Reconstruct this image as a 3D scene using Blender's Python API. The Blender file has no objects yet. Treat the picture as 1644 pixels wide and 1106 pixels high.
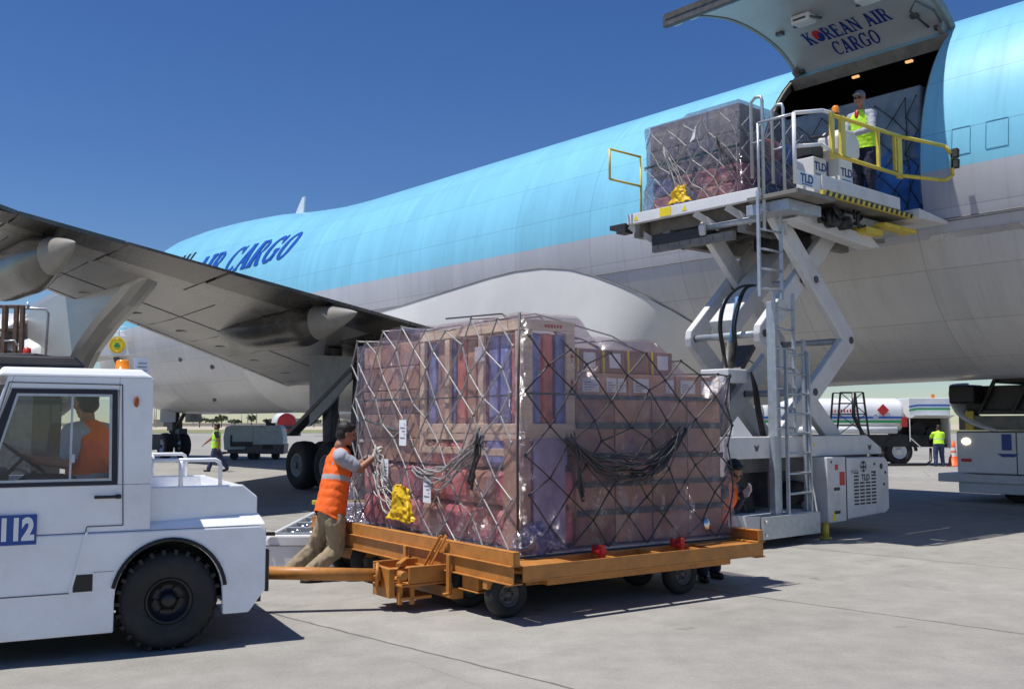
import bpy, bmesh, math, random
from mathutils import Vector, Matrix, noise
rnd = random.Random(7)
S = bpy.context.scene
# ---------------------------------------------------------------- camera, sky, sun
PITCH = math.atan(127/1600.)
cam_d = bpy.data.cameras.new('camera'); cam = bpy.data.objects.new('camera', cam_d)
S.collection.objects.link(cam); S.camera = cam
cam.location = (0, 0, 1.68); cam.rotation_euler = (math.pi/2+PITCH, 0, 0)
cam_d.sensor_width = 36; cam_d.lens = 1600/1644.*36; cam_d.clip_end = 6000; cam_d.clip_start = .1
SUN = Vector((-.34, -.10, 1)).normalized()
W = bpy.data.worlds.new('World'); S.world = W; W.use_nodes = True
nt = W.node_tree; bg = nt.nodes['Background']
sky = nt.nodes.new('ShaderNodeTexSky'); sky.sky_type = 'NISHITA'; sky.sun_disc = False
sky.sun_elevation = math.asin(SUN.z); sky.sun_rotation = math.atan2(SUN.x, SUN.y)
sky.air_density = 1.0; sky.dust_density = .1; sky.ozone_density = 6.0; sky.altitude = 0
hs = nt.nodes.new('ShaderNodeHueSaturation'); hs.inputs['Saturation'].default_value = 1.2; hs.inputs['Hue'].default_value = .511; hs.inputs['Value'].default_value = .98; nt.links.new(sky.outputs[0], hs.inputs['Color'])
nt.links.new(hs.outputs[0], bg.inputs[0]); bg.inputs[1].default_value = .085
sl = bpy.data.lights.new('sun', 'SUN'); so = bpy.data.objects.new('sun', sl); S.collection.objects.link(so)
sl.energy = 4.6; sl.angle = math.radians(.53); sl.color = (1, .96, .90)
so.rotation_euler = SUN.to_track_quat('Z', 'Y').to_euler(); so.location = (0, 0, 60)
S.view_settings.view_transform = 'Standard'; S.view_settings.look = 'None'
S.view_settings.exposure = .16; S.view_settings.gamma = 1
try: S.cycles.max_bounces = 8; S.cycles.transparent_max_bounces = 16
except Exception: pass

# ---------------------------------------------------------------- frames
TH = math.radians(41.07)
A_ = Vector((math.sin(TH), -math.cos(TH), 0)); R_ = Vector((math.cos(TH), math.sin(TH), 0))
class Frame:
    def __init__(s, o, rz): s.o = Vector(o); s.rz = rz; s.M = Matrix.Translation(s.o) @ Matrix.Rotation(rz, 4, 'Z')
    def w(s, p): return s.M @ Vector(p)
    def inv(s, p): return s.M.inverted() @ Vector(p)
FW = Frame((0, 0, 0), 0)
FA = Frame((0, 0, 0), math.atan2(A_.y, A_.x))          # x aft along the aircraft, y away from the camera
FD = Frame((.072, 9.013, 0), math.radians(35.15))      # dolly
FT = Frame((-2.549, 7.544, 0), math.radians(27))       # tractor
def at(px, py, Y):                                     # a photo pixel at world depth Y
    x = (px-822)/1600.; u = -(py-553)/1600.
    d = Vector((x, math.cos(PITCH)-u*math.sin(PITCH), math.sin(PITCH)+u*math.cos(PITCH)))
    return Vector((0, 0, 1.68)) + d*(Y/d.y)

# ---------------------------------------------------------------- materials
def N(nt, t, **k):
    n = nt.nodes.new(t)
    for a, b in k.items(): setattr(n, a, b)
    return n
def mat(name, col, rough=.6, metal=0, var=.12, scale=3., bump=0, bscale=40., spec=.5, dirt=0, dirtcol=(.12,.10,.08), stretch=(1,1,1), coat=0, emit=None, trans=0):
    m = bpy.data.materials.new(name); m.use_nodes = True; t = m.node_tree; L = t.links.new
    p = t.nodes['Principled BSDF']
    tc = N(t, 'ShaderNodeTexCoord'); mp = N(t, 'ShaderNodeMapping'); mp.inputs['Scale'].default_value = stretch
    L(tc.outputs['Object'], mp.inputs[0])
    nz = N(t, 'ShaderNodeTexNoise'); nz.inputs['Scale'].default_value = scale; nz.inputs['Detail'].default_value = 6; nz.inputs['Roughness'].default_value = .62
    L(mp.outputs[0], nz.inputs['Vector'])
    mr = N(t, 'ShaderNodeMapRange'); mr.inputs[1].default_value = .3; mr.inputs[2].default_value = .7; mr.inputs[3].default_value = 1-var; mr.inputs[4].default_value = 1+var
    L(nz.outputs[0], mr.inputs[0])
    mx = N(t, 'ShaderNodeVectorMath', operation='SCALE'); mx.inputs[0].default_value = col
    L(mr.outputs[0], mx.inputs['Scale'])
    out = mx.outputs[0]
    if dirt:
        n2 = N(t, 'ShaderNodeTexNoise'); n2.inputs['Scale'].default_value = scale*.6; n2.inputs['Detail'].default_value = 9; n2.inputs['Roughness'].default_value = .7
        L(mp.outputs[0], n2.inputs['Vector'])
        r2 = N(t, 'ShaderNodeMapRange'); r2.inputs[1].default_value = .5; r2.inputs[2].default_value = .78; r2.inputs[4].default_value = dirt
        L(n2.outputs[0], r2.inputs[0])
        mm = N(t, 'ShaderNodeMixRGB'); mm.inputs[2].default_value = (*dirtcol, 1); L(r2.outputs[0], mm.inputs[0]); L(out, mm.inputs[1]); out = mm.outputs[0]
    L(out, p.inputs['Base Color'])
    rr = N(t, 'ShaderNodeMapRange'); rr.inputs[3].default_value = max(rough-.12, .03); rr.inputs[4].default_value = min(rough+.12, 1)
    L(nz.outputs[0], rr.inputs[0]); L(rr.outputs[0], p.inputs['Roughness'])
    p.inputs['Metallic'].default_value = metal; p.inputs['Specular IOR Level'].default_value = spec
    if coat: p.inputs['Coat Weight'].default_value = coat; p.inputs['Coat Roughness'].default_value = .08
    if bump:
        b = N(t, 'ShaderNodeBump'); b.inputs['Strength'].default_value = bump; b.inputs['Distance'].default_value = .01
        n3 = N(t, 'ShaderNodeTexNoise'); n3.inputs['Scale'].default_value = bscale; n3.inputs['Detail'].default_value = 5
        L(mp.outputs[0], n3.inputs['Vector']); L(n3.outputs[0], b.inputs['Height']); L(b.outputs[0], p.inputs['Normal'])
    if emit: p.inputs['Emission Color'].default_value = (*emit[0], 1); p.inputs['Emission Strength'].default_value = emit[1]
    if trans: p.inputs['Transmission Weight'].default_value = trans
    return m
M = {}
M['white'] = mat('white_paint', (.76, .77, .78), .38, var=.05, dirt=.16, scale=2.2, coat=.2)
M['truckwhite'] = mat('tractor_white_paint', (.87, .89, .92), .32, var=.05, dirt=.24, scale=3, coat=.3, dirtcol=(.35,.32,.28), bump=.03, bscale=3)
M['loaderwhite'] = mat('loader_paint', (.66, .66, .66), .45, var=.06, dirt=.35, scale=3.5, dirtcol=(.2,.18,.15))
M['steel'] = mat('galvanised_steel', (.46, .50, .54), .42, metal=.55, var=.15, scale=12)
M['dsteel'] = mat('dark_steel', (.10, .10, .105), .55, metal=.3, var=.3, scale=8)
M['grease'] = mat('greasy_machinery', (.035, .034, .033), .45, var=.4, scale=15, bump=.3)
M['rubber'] = mat('tyre_rubber', (.022, .022, .023), .78, var=.35, scale=8, dirt=.25, dirtcol=(.10,.095,.085), bump=.2, bscale=60)
M['black'] = mat('black_plastic', (.012, .012, .014), .4, var=.2)
M['navyrub'] = mat('window_seal', (.012, .014, .03), .45, var=.2)
M['orange'] = mat('orange_dolly_paint', (.47, .195, .04), .5, var=.16, scale=7, dirt=.6, dirtcol=(.13,.062,.03), bump=.12, bscale=30)
M['deckmetal'] = mat('worn_deck_steel', (.20, .19, .18), .5, metal=.4, var=.3, scale=9)
M['carton'] = mat('brown_cardboard', (.54, .33, .225), .8, var=.12, scale=5)
M['carton2'] = mat('dark_cardboard', (.36, .205, .145), .8, var=.14, scale=5)
M['cartonpink'] = mat('red_printed_cardboard', (.74, .24, .25), .7, var=.3, scale=4)
M['wood'] = mat('raw_pine', (.82, .66, .46), .75, var=.18, scale=5, stretch=(1, 1, 6), bump=.15)
M['bluefoam'] = mat('blue_wrapped_goods', (.26, .31, .62), .4, var=.5, scale=7)
M['redgoods'] = mat('red_goods', (.72, .24, .18), .5, var=.4, scale=6)
M['strap'] = mat('teal_strap', (.04, .085, .09), .5, var=.25)
M['net'] = mat('cargo_net_webbing', (.30, .29, .285), .38, var=.35, scale=20, spec=.8)
M['netdark'] = mat('dark_shaded_net_rope', (.05, .048, .05), .45, var=.4, scale=20)  # black bundles, and the net with its shade put into the colour
M['paper'] = mat('white_paper', (.80, .82, .86), .7, var=.04)
M['ink'] = mat('grey_print', (.12, .14, .2), .8, var=.1)
M['yellowcloth'] = mat('yellow_cloth', (.78, .50, .01), .5, var=.2, scale=9)
M['yellow'] = mat('yellow_rail_paint', (.70, .55, .07), .45, var=.12, dirt=.25, scale=6)
M['yellowsig'] = mat('yellow_warning', (.85, .68, .02), .5, var=.05)
M['red'] = mat('red_paint', (.55, .03, .03), .4, var=.12)
M['conered'] = mat('cone_orange', (.85, .13, .03), .5, var=.08)
M['orangevest'] = mat('orange_hivis', (1.0, .15, .012), .65, var=.08, scale=7, bump=.35, bscale=18)
M['limevest'] = mat('lime_hivis', (.55, .95, .05), .65, var=.08, scale=7, bump=.3, bscale=18)
M['reflect'] = mat('grey_reflective_band', (.42, .40, .40), .4, var=.08)
M['khaki'] = mat('khaki_trousers', (.30, .235, .15), .85, var=.12, scale=6, bump=.4, bscale=14)
M['greyshirt'] = mat('grey_tshirt', (.36, .38, .43), .85, var=.09, scale=9, bump=.35, bscale=16)
M['navy'] = mat('navy_cloth', (.02, .026, .06), .85, var=.25, bump=.3, bscale=15)
M['jean'] = mat('blue_trousers', (.05, .065, .14), .85, var=.2)
M['skin'] = mat('tanned_skin', (.34, .155, .09), .55, var=.08, scale=12)
M['hair'] = mat('black_hair', (.012, .009, .008), .5, var=.4, scale=60, bump=.6, bscale=120)
M['glove'] = mat('work_glove', (.55, .50, .42), .8, var=.2, scale=25, bump=.3)
M['shoe'] = mat('dark_shoe', (.03, .025, .022), .5, var=.2)
M['amber'] = mat('amber_lens', (.85, .26, .01), .2, var=.06, coat=.6)
M['signblue'] = mat('sign_blue', (.02, .07, .32), .4, var=.08)
M['signwhite'] = mat('sign_white', (.82, .84, .85), .5, var=.03)
M['letter'] = mat('navy_lettering', (.012, .035, .22), .4, var=.08)
M['letterblue'] = mat('blue_lettering', (.012, .085, .42), .35, var=.06)
M['green'] = mat('green_paint', (.03, .30, .09), .5, var=.1)
M['bluepaint'] = mat('blue_stripe', (.03, .12, .42), .4, var=.06)
M['gpu'] = mat('pale_green_grey_paint', (.40, .47, .47), .5, var=.08, dirt=.3)
M['darkcab'] = mat('dark_interior', (.018, .018, .02), .7, var=.2)
M['chrome'] = mat('polished_metal', (.7, .7, .7), .25, metal=1, var=.1)
M['tarp'] = mat('blue_tarpaulin', (.06, .20, .50), .35, var=.45, scale=2.5, bump=.6, bscale=5)
M['greytarp'] = mat('grey_blue_film', (.20, .25, .30), .3, var=.3, scale=2.5, bump=.6, bscale=5)
M['foliage'] = mat('dusty_foliage', (.055, .075, .035), .8, var=.35, scale=1)
M['bark'] = mat('bark', (.10, .075, .05), .9)
M['far'] = mat('distant_concrete', (.42, .39, .34), .85, var=.15, scale=.02)
M['hose'] = mat('black_hose', (.015, .015, .016), .35, var=.2)
M['cylblue'] = mat('blue_hydraulic_cylinder', (.10, .22, .42), .35, var=.12)
M['grease2'] = mat('grey_underframe', (.22, .21, .19), .6, var=.25, dirt=.6, scale=4, dirtcol=(.05,.045,.04))
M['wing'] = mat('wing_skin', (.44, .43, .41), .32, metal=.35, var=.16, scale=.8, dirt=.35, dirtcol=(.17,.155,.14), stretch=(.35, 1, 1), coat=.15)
M['flap'] = mat('flap_skin_shaded', (.13, .122, .112), .28, metal=.5, var=.45, scale=.9, dirt=.75, dirtcol=(.055,.05,.045), stretch=(.45, 1.6, 1))  # dirt, plus reflections of the shadowed ground put into the colour
M['flaplight'] = mat('flap_patch', (.42, .40, .365), .28, metal=.4, var=.18, scale=1, dirt=.45, dirtcol=(.10,.09,.08))  # lighter panels, bright reflection partly put into the colour
M['canoe'] = mat('fairing_shaded', (.13, .125, .115), .26, metal=.6, var=.5, scale=1.2, dirt=.4, dirtcol=(.035,.03,.03))  # fairing body, wing shade and dark reflections put into the colour
M['canoelit'] = mat('fairing_tip', (.29, .275, .25), .45, var=.12, scale=2, dirt=.3)  # lighter copy: sun past the wing's shadow put into the colour
M['gear'] = mat('gear_strut', (.10, .10, .105), .5, metal=.2, var=.35, scale=6, dirt=.4)
M['gearwhite'] = mat('gear_grey', (.30, .32, .33), .5, var=.15, scale=3, dirt=.4)
M['cowl'] = mat('cowl_white', (.62, .62, .62), .35, var=.05, dirt=.2, scale=1.5)
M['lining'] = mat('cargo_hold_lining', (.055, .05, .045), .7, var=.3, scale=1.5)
M['doorinner'] = mat('door_liner', (.40, .42, .44), .5, var=.08, scale=1.2, dirt=.25)
M['lamp'] = mat('lamp_glow', (.9, .8, .6), .5, emit=((1, .55, .22), .9))
M['headlamp'] = mat('headlamp_glow', (.9, .8, .6), .5, emit=((1, .83, .55), 2.5))

def film_mat(name, tint, base, fac=.34, sc=2.5):
    m = bpy.data.materials.new(name); m.use_nodes = True; t = m.node_tree; L = t.links.new; t.nodes.clear()
    out = N(t, 'ShaderNodeOutputMaterial'); mix = N(t, 'ShaderNodeMixShader'); tr = N(t, 'ShaderNodeBsdfTransparent'); tr.inputs[0].default_value = (*tint, 1)
    p = N(t, 'ShaderNodeBsdfPrincipled'); p.inputs['Roughness'].default_value = .13; p.inputs['Specular IOR Level'].default_value = 1.0
    tc = N(t, 'ShaderNodeTexCoord'); mp = N(t, 'ShaderNodeMapping'); mp.inputs['Scale'].default_value = (1, 1, .55); L(tc.outputs['Object'], mp.inputs[0])
    nz = N(t, 'ShaderNodeTexNoise'); nz.inputs['Scale'].default_value = sc; nz.inputs['Detail'].default_value = 5; nz.inputs['Distortion'].default_value = 1.2; L(mp.outputs[0], nz.inputs['Vector'])
    cr = N(t, 'ShaderNodeValToRGB'); cr.color_ramp.elements[0].position = .38; cr.color_ramp.elements[0].color = (*base[0], 1); cr.color_ramp.elements[1].position = .62; cr.color_ramp.elements[1].color = (*base[1], 1)
    L(nz.outputs[0], cr.inputs[0]); L(cr.outputs[0], p.inputs['Base Color'])
    mr = N(t, 'ShaderNodeMapRange'); mr.inputs[1].default_value = .3; mr.inputs[2].default_value = .75; mr.inputs[3].default_value = fac*.6; mr.inputs[4].default_value = min(fac*1.5, .9)
    L(nz.outputs[0], mr.inputs[0])
    n2 = N(t, 'ShaderNodeTexNoise'); n2.inputs['Scale'].default_value = 7; n2.inputs['Detail'].default_value = 6; n2.inputs['Distortion'].default_value = 2.5; L(mp.outputs[0], n2.inputs['Vector'])
    vo = N(t, 'ShaderNodeTexVoronoi'); vo.inputs['Scale'].default_value = 5; vo.distance = 'MINKOWSKI'
    ad = N(t, 'ShaderNodeMath', operation='MULTIPLY_ADD'); ad.inputs[1].default_value = .35; L(vo.outputs['Distance'], ad.inputs[0]); L(n2.outputs[0], ad.inputs[2])
    mv = N(t, 'ShaderNodeMixRGB'); mv.inputs[0].default_value = .3; L(mp.outputs[0], mv.inputs[1]); L(n2.outputs['Color'], mv.inputs[2]); L(mv.outputs[0], vo.inputs['Vector'])
    b = N(t, 'ShaderNodeBump'); b.inputs['Strength'].default_value = 1.0; b.inputs['Distance'].default_value = .13
    L(ad.outputs[0], b.inputs['Height']); L(b.outputs[0], p.inputs['Normal'])
    L(mr.outputs[0], mix.inputs[0]); L(tr.outputs[0], mix.inputs[1]); L(p.outputs[0], mix.inputs[2])
    gl = N(t, 'ShaderNodeBsdfGlossy'); gl.inputs[0].default_value = (1, 1, 1, 1); gl.inputs[1].default_value = .16; L(b.outputs[0], gl.inputs['Normal'])
    lw = N(t, 'ShaderNodeLayerWeight'); lw.inputs[0].default_value = .35; L(b.outputs[0], lw.inputs['Normal'])
    fr = N(t, 'ShaderNodeMapRange'); fr.inputs[3].default_value = .055; fr.inputs[4].default_value = .42; L(lw.outputs[1], fr.inputs[0])
    mg = N(t, 'ShaderNodeMixShader'); L(fr.outputs[0], mg.inputs[0]); L(mix.outputs[0], mg.inputs[1]); L(gl.outputs[0], mg.inputs[2]); L(mg.outputs[0], out.inputs[0])
    return m
M['film'] = film_mat('pink_violet_film', (.97, .92, .95), ((.90, .62, .62), (.55, .48, .95)), .17)
M['filmgrey'] = film_mat('grey_violet_film', (.86, .86, .92), ((.66, .62, .66), (.42, .44, .66)), .26)
def glass_mat():
    m = bpy.data.materials.new('cab_glass'); m.use_nodes = True; t = m.node_tree; t.nodes.clear(); L = t.links.new
    out = N(t, 'ShaderNodeOutputMaterial'); mix = N(t, 'ShaderNodeMixShader'); tr = N(t, 'ShaderNodeBsdfTransparent'); tr.inputs[0].default_value = (.84, .88, .90, 1)
    g = N(t, 'ShaderNodeBsdfGlossy'); g.inputs[1].default_value = .03; g.inputs[0].default_value = (.9, .95, 1, 1)
    lw = N(t, 'ShaderNodeLayerWeight'); lw.inputs[0].default_value = .25; mr = N(t, 'ShaderNodeMapRange'); mr.inputs[3].default_value = .05; mr.inputs[4].default_value = .5
    L(lw.outputs[1], mr.inputs[0]); L(mr.outputs[0], mix.inputs[0]); L(tr.outputs[0], mix.inputs[1]); L(g.outputs[0], mix.inputs[2]); L(mix.outputs[0], out.inputs[0])
    return m
M['glass'] = glass_mat()

def fuselage_mat():
    m = bpy.data.materials.new('fuselage_livery'); m.use_nodes = True; t = m.node_tree; L = t.links.new; p = t.nodes['Principled BSDF']
    tc = N(t, 'ShaderNodeTexCoord'); sp = N(t, 'ShaderNodeSeparateXYZ'); L(tc.outputs['Object'], sp.inputs[0])
    def band(edge, c_lo, c_hi_socket_or_col, lo_sock=None):
        mr = N(t, 'ShaderNodeMapRange'); mr.inputs[1].default_value = edge-.004; mr.inputs[2].default_value = edge+.004; L(sp.outputs[2], mr.inputs[0])
        mx = N(t, 'ShaderNodeMixRGB'); L(mr.outputs[0], mx.inputs[0])
        if lo_sock: L(lo_sock, mx.inputs[1])
        else: mx.inputs[1].default_value = (*c_lo, 1)
        mx.inputs[2].default_value = (*c_hi_socket_or_col, 1)
        return mx.outputs[0]
    c = band(4.75, (.60, .59, .575), (.50, .51, .55)); c = band(5.85, None, (.235, .60, .79), c)
    def M2(op, a, b=None, c_=None):
        n = N(t, 'ShaderNodeMath', operation=op)
        for i, v in enumerate((a, b, c_)):
            if v is None: continue
            if isinstance(v, (int, float)): n.inputs[i].default_value = v
            else: L(v, n.inputs[i])
        return n.outputs[0]
    def line(sock, period, width, off=0):
        f = M2('FRACT', M2('DIVIDE', M2('ADD', sock, off), period))
        return M2('LESS_THAN', M2('ABSOLUTE', M2('SUBTRACT', f, .5)), width/period)
    ang = M2('ARCTAN2', M2('SUBTRACT', sp.outputs[2], 5.85), M2('SUBTRACT', sp.outputs[1], 0.0))
    v = line(sp.outputs[0], 2.54, .008); h = line(ang, .31, .0028)
    ln = M2('MAXIMUM', v, h)
    nz = N(t, 'ShaderNodeTexNoise'); nz.inputs['Scale'].default_value = .8; nz.inputs['Detail'].default_value = 7; nz.inputs['Roughness'].default_value = .65
    mp = N(t, 'ShaderNodeMapping'); mp.inputs['Scale'].default_value = (1.6, .5, .35); L(tc.outputs['Object'], mp.inputs[0]); L(mp.outputs[0], nz.inputs['Vector'])
    mr = N(t, 'ShaderNodeMapRange'); mr.inputs[1].default_value = .3; mr.inputs[2].default_value = .7; mr.inputs[3].default_value = .90; mr.inputs[4].default_value = 1.07; L(nz.outputs[0], mr.inputs[0])
    cb = N(t, 'ShaderNodeCombineXYZ'); L(M2('FLOOR', M2('ADD', M2('DIVIDE', sp.outputs[0], 2.54), .5)), cb.inputs[0]); L(M2('FLOOR', M2('ADD', M2('DIVIDE', ang, .31), .5)), cb.inputs[1])
    wn = N(t, 'ShaderNodeTexWhiteNoise'); L(cb.outputs[0], wn.inputs[0])
    n5 = N(t, 'ShaderNodeTexNoise'); n5.inputs['Scale'].default_value = 1.; n5.inputs['Detail'].default_value = 8; n5.inputs['Roughness'].default_value = .7
    m5 = N(t, 'ShaderNodeMapping'); m5.inputs['Scale'].default_value = (7., .6, .45); L(tc.outputs['Object'], m5.inputs[0]); L(m5.outputs[0], n5.inputs['Vector'])
    r5 = N(t, 'ShaderNodeMapRange'); r5.inputs[1].default_value = .52; r5.inputs[2].default_value = .75; r5.inputs[4].default_value = .16; L(n5.outputs[0], r5.inputs[0])
    riv = M2('MULTIPLY', M2('MAXIMUM', line(sp.outputs[0], .508, .010), line(ang, .0775, .0012)), .05)
    k = M2('MULTIPLY', mr.outputs[0], M2('SUBTRACT', 1.0, M2('MULTIPLY', ln, .26)))
    k = M2('MULTIPLY', k, M2('SUBTRACT', M2('ADD', .965, M2('MULTIPLY', wn.outputs[0], .07)), M2('ADD', r5.outputs[0], riv)))
    vm = N(t, 'ShaderNodeVectorMath', operation='SCALE'); L(c, vm.inputs[0]); L(k, vm.inputs['Scale']); L(vm.outputs[0], p.inputs['Base Color'])
    p.inputs['Roughness'].default_value = .33; p.inputs['Coat Weight'].default_value = .25; p.inputs['Coat Roughness'].default_value = .12
    b = N(t, 'ShaderNodeBump'); b.inputs['Strength'].default_value = .35; b.inputs['Distance'].default_value = .012
    wv = M2('SINE', M2('MULTIPLY', sp.outputs[0], 2*math.pi/.508)); n3 = N(t, 'ShaderNodeTexNoise'); n3.inputs['Scale'].default_value = 1.3; L(tc.outputs['Object'], n3.inputs['Vector'])
    L(M2('ADD', M2('MULTIPLY', wv, .10), n3.outputs[0]), b.inputs['Height']); L(b.outputs[0], p.inputs['Normal'])
    return m
M['fuse'] = fuselage_mat()
def fairing_mat():
    m = mat('fairing_cream', (.68, .67, .65), .4, var=.05, scale=.8, dirt=.18, dirtcol=(.3,.28,.25)); return m
M['fairing'] = fairing_mat()

def ground_mat():
    m = bpy.data.materials.new('apron_concrete'); m.use_nodes = True; t = m.node_tree; L = t.links.new; p = t.nodes['Principled BSDF']
    tc = N(t, 'ShaderNodeTexCoord')
    mp = N(t, 'ShaderNodeMapping'); mp.inputs['Rotation'].default_value = (0, 0, math.radians(45)); L(tc.outputs['Object'], mp.inputs[0])
    sp = N(t, 'ShaderNodeSeparateXYZ'); nw = N(t, 'ShaderNodeTexNoise'); nw.inputs['Scale'].default_value = 3.5; nw.inputs['Detail'].default_value = 4; L(tc.outputs['Object'], nw.inputs['Vector'])
    L(mp.outputs[0], sp.inputs[0])
    def M2(op, a, b=None):
        n = N(t, 'ShaderNodeMath', operation=op)
        for i, v in enumerate((a, b)):
            if v is None: continue
            if isinstance(v, (int, float)): n.inputs[i].default_value = v
            else: L(v, n.inputs[i])
        return n.outputs[0]
    wob = M2('MULTIPLY', M2('SUBTRACT', nw.outputs[0], .5), .06)
    def joint(s, per, off, w):
        f = M2('FRACT', M2('DIVIDE', M2('ADD', M2('ADD', s, off), wob), per))
        return M2('SUBTRACT', 1, M2('MINIMUM', M2('DIVIDE', M2('ABSOLUTE', M2('SUBTRACT', f, .5)), w/per), 1))
    j = M2('MAXIMUM', joint(sp.outputs[1], 3.8, -2.97, .022), M2('MULTIPLY', joint(sp.outputs[0], 7.6, 4.2, .014), .35))
    def noi(sc, d=6, r=.6):
        n = N(t, 'ShaderNodeTexNoise'); n.inputs['Scale'].default_value = sc; n.inputs['Detail'].default_value = d; n.inputs['Roughness'].default_value = r; L(tc.outputs['Object'], n.inputs['Vector']); return n.outputs[0]
    n1 = noi(.22, 8, .6); n2 = noi(2.3, 8, .7); n3 = noi(45, 4, .7); n4 = noi(.6, 6, .7)
    s = M2('ADD', M2('ADD', M2('MULTIPLY', M2('SUBTRACT', n1, .5), .60), M2('MULTIPLY', M2('SUBTRACT', n2, .5), .75)), M2('MULTIPLY', M2('SUBTRACT', n3, .5), .60))
    bri = M2('ADD', 1, s)
    st = N(t, 'ShaderNodeMapRange'); st.inputs[1].default_value = .60; st.inputs[2].default_value = .72; st.inputs[4].default_value = .30; L(n4, st.inputs[0])
    bri = M2('MULTIPLY', bri, M2('SUBTRACT', 1, st.outputs[0]))
    vc = N(t, 'ShaderNodeTexVoronoi'); vc.feature = 'DISTANCE_TO_EDGE'; vc.inputs['Scale'].default_value = .16
    wm = N(t, 'ShaderNodeMixRGB'); wm.inputs[0].default_value = .10; L(tc.outputs['Object'], wm.inputs[1]); nq = N(t, 'ShaderNodeTexNoise'); nq.inputs['Scale'].default_value = 1.5; nq.inputs['Detail'].default_value = 7; L(tc.outputs['Object'], nq.inputs['Vector']); L(nq.outputs['Color'], wm.inputs[2]); L(wm.outputs[0], vc.inputs['Vector'])
    ck = N(t, 'ShaderNodeMapRange'); ck.inputs[1].default_value = .0; ck.inputs[2].default_value = .0022; ck.inputs[3].default_value = .45; ck.inputs[4].default_value = 0; L(vc.outputs['Distance'], ck.inputs[0])
    gate = N(t, 'ShaderNodeMapRange'); gate.inputs[1].default_value = .5; gate.inputs[2].default_value = .58; L(noi(.13, 3, .5), gate.inputs[0])
    bri = M2('MULTIPLY', bri, M2('SUBTRACT', 1, M2('MULTIPLY', ck.outputs[0], gate.outputs[0])))
    sp2 = N(t, 'ShaderNodeMapRange'); sp2.inputs[1].default_value = .68; sp2.inputs[2].default_value = .74; sp2.inputs[4].default_value = .35; L(noi(1.7, 3, .5), sp2.inputs[0])
    bri = M2('MULTIPLY', bri, M2('SUBTRACT', 1, sp2.outputs[0]))
    # per-slab tone
    fl = N(t, 'ShaderNodeCombineXYZ'); L(M2('FLOOR', M2('DIVIDE', M2('ADD', sp.outputs[0], 1.3+3.8), 7.6)), fl.inputs[0]); L(M2('FLOOR', M2('DIVIDE', M2('ADD', sp.outputs[1], -2.97+1.9), 3.8)), fl.inputs[1])
    wn = N(t, 'ShaderNodeTexWhiteNoise'); L(fl.outputs[0], wn.inputs[0])
    bri = M2('MULTIPLY', bri, M2('ADD', .93, M2('MULTIPLY', wn.outputs[0], .13)))
    bri = M2('MULTIPLY', bri, M2('SUBTRACT', 1, M2('MULTIPLY', j, .72)))
    vm = N(t, 'ShaderNodeVectorMath', operation='SCALE'); vm.inputs[0].default_value = (.305, .292, .265); L(bri, vm.inputs['Scale'])
    L(vm.outputs[0], p.inputs['Base Color']); p.inputs['Roughness'].default_value = .85; p.inputs['Specular IOR Level'].default_value = .25
    b = N(t, 'ShaderNodeBump'); b.inputs['Strength'].default_value = .5; b.inputs['Distance'].default_value = .006
    L(M2('SUBTRACT', M2('ADD', n3, M2('MULTIPLY', n2, .6)), M2('MULTIPLY', j, 1.5)), b.inputs['Height']); L(b.outputs[0], p.inputs['Normal'])
    return m
M['apron'] = ground_mat()
M['sand'] = mat('dry_sand', (.44, .385, .30), .9, var=.15, scale=.03)
M['grassland'] = mat('dry_grass', (.20, .21, .09), .9, var=.3, scale=.05)

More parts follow.
